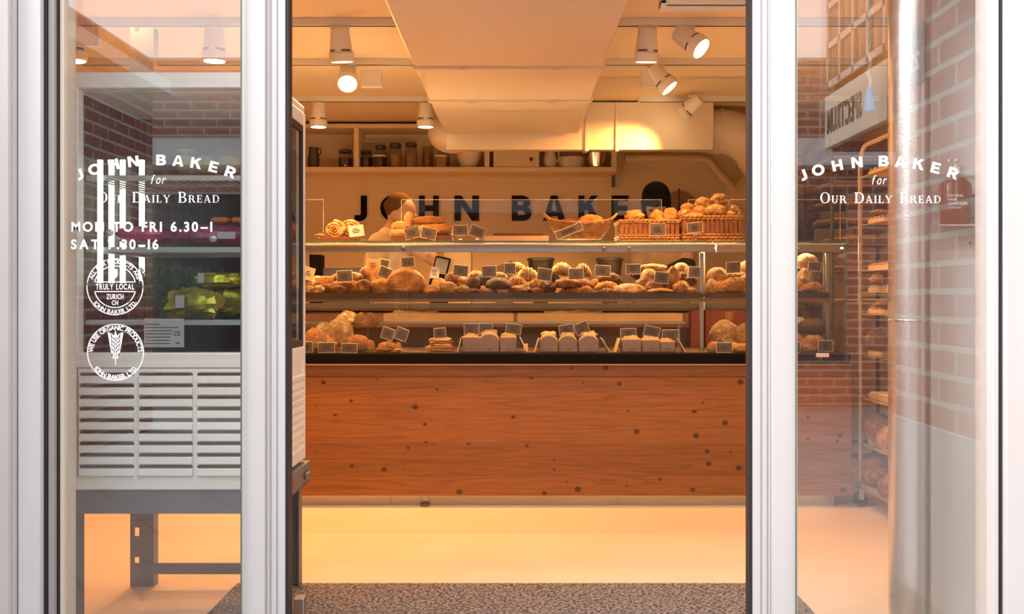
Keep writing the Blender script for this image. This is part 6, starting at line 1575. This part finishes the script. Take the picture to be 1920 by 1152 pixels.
tloaf('boule', 'gold', 7, 1672, 56, 44, 4.46, 'pale crusty loaf in front, second tray from the bottom', rz=.4)
tloaf('boule', 'brown', 8, 1646, 62, 52, 4.745, 'crusty scored loaf behind another on the lowest tray', rz=.8)
tloaf('boule', 'brown', 8, 1676, 58, 46, 4.44, 'crusty scored loaf in front on the lowest tray', rz=.2)
t = thing('flour_sack', 'grey folded sack lying under the front trolley', 'sack', (TX+.14, 4.40, 0)); pillow((TX+.17, 4.40, .045), (.12, .14, .04), 3, 12, .3).build('sack_cloth', mat('grey_sack', (.30, .28, .27), .8), t)
RX, RY0, RY1 = wx(1560, 5.70), 5.70, 6.25
LV2 = [wz(p, 5.95)-.03 for p in (300, 345, 378, 412, 448, 500, 560)]
trolley(RX, RX+.46, RY0, RY1, wz(262, RY0)+.05, 'dark steel trolley with trays and baskets behind the front trolley', M['darksteel'], LV2)
for z, lb in zip(LV2, ('topmost', 'second from the top', 'third from the top', 'middle', 'third from the bottom', 'second from the bottom', 'lowest')): tray(RX+.028, RX+.432, RY0+.03, RY1-.03, z, 'dark tray in the rear trolley, ' + lb, M['wickerdark'])
def tub_basket(cx, Y, py0, py1, w_, label, m, flare=1.15):
    s = Y/FPX; b = Vector((wx(cx, Y), Y, wz(py1, Y) if py1 != 456 else zc+.002)); H = (py1-py0)*s; r = w_*s/2; t = thing('woven_basket', label, 'basket', b, 'round woven baskets'); mb = MB(); n = 40; k = max(6, int(H/.016))
    for i in range(k):
        f = i/(k-1); rr = r*(1 + (flare-1)*f); pts = []
        for j in range(n): a = 2*math.pi*j/n; w2 = .004*(1 if (j+i) % 2 else -1); pts.append((b.x+(rr+w2)*math.cos(a), b.y+(rr+w2)*math.sin(a)*.8, b.z+.006+(H-.012)*f))
        mb.tube(pts, .0075 if i < k-1 else .011, 6, True)
    mb.ell((b.x, b.y, b.z+.006), (r, r*.8, .005), 24, 6); mb.build('woven_body', m, t)
tub_basket(1588, 5.95, 268, 297, 44, 'shallow woven basket on the topmost tray of the rear trolley', M['wickerdark'])
tub_basket(1644, 5.95, 262, 297, 42, 'woven basket beside the shallow one at the top of the rear trolley', M['wicker'])
tub_basket(1600, 5.95, 314, 341, 52, 'woven basket on the second tray of the rear trolley', M['wickerdark'])
tub_basket(1632, 5.95, 415, 437, 56, 'wide woven basket on the third tray from the bottom of the rear trolley', M['wicker'])
# stacked tall baskets on a pedestal behind the counter end
zc = wz(455, 6.34)
t = thing('side_cabinet', 'plain tan cabinet behind the counter end carrying the tall baskets', 'cabinet', (wx(1515, 6.4), 6.47, 0)); MB().box(wx(1470, 6.34), wx(1556, 6.34), 6.32, 6.60, 0, zc).build('cabinet_body', M['darkboard'], t, .004)
tub_basket(1511, 6.47, 414, 456, 52, 'lowest of the tall baskets stacked behind the counter end', M['wickerdark'], 1.1)
tub_basket(1511, 6.47, 336, 411, 48, 'middle of the tall baskets stacked behind the counter end', M['wicker'], 1.18)
tub_basket(1511, 6.47, 264, 335, 48, 'topmost of the tall baskets stacked behind the counter end', M['wicker'], 1.25)
t = thing('paper_bag', 'cream paper bag hanging open beside the stacked tall baskets', 'bag', at(1541, 455, 6.35)); c = at(1541, 432, 6.34)
mb = MB().add([(c.x-.045, 6.33, zc+.001), (c.x+.045, 6.33, zc+.001), (c.x+.045, 6.375, zc+.001), (c.x-.045, 6.375, zc+.001), (c.x-.03, 6.345, zc+.15), (c.x+.04, 6.345, zc+.13), (c.x+.04, 6.365, zc+.13), (c.x-.03, 6.365, zc+.15)], [(0,3,2,1), (4,5,6,7), (0,1,5,4), (1,2,6,5), (2,3,7,6), (3,0,4,7)]); mb.build('bag_paper', M['cream'], t, .003)
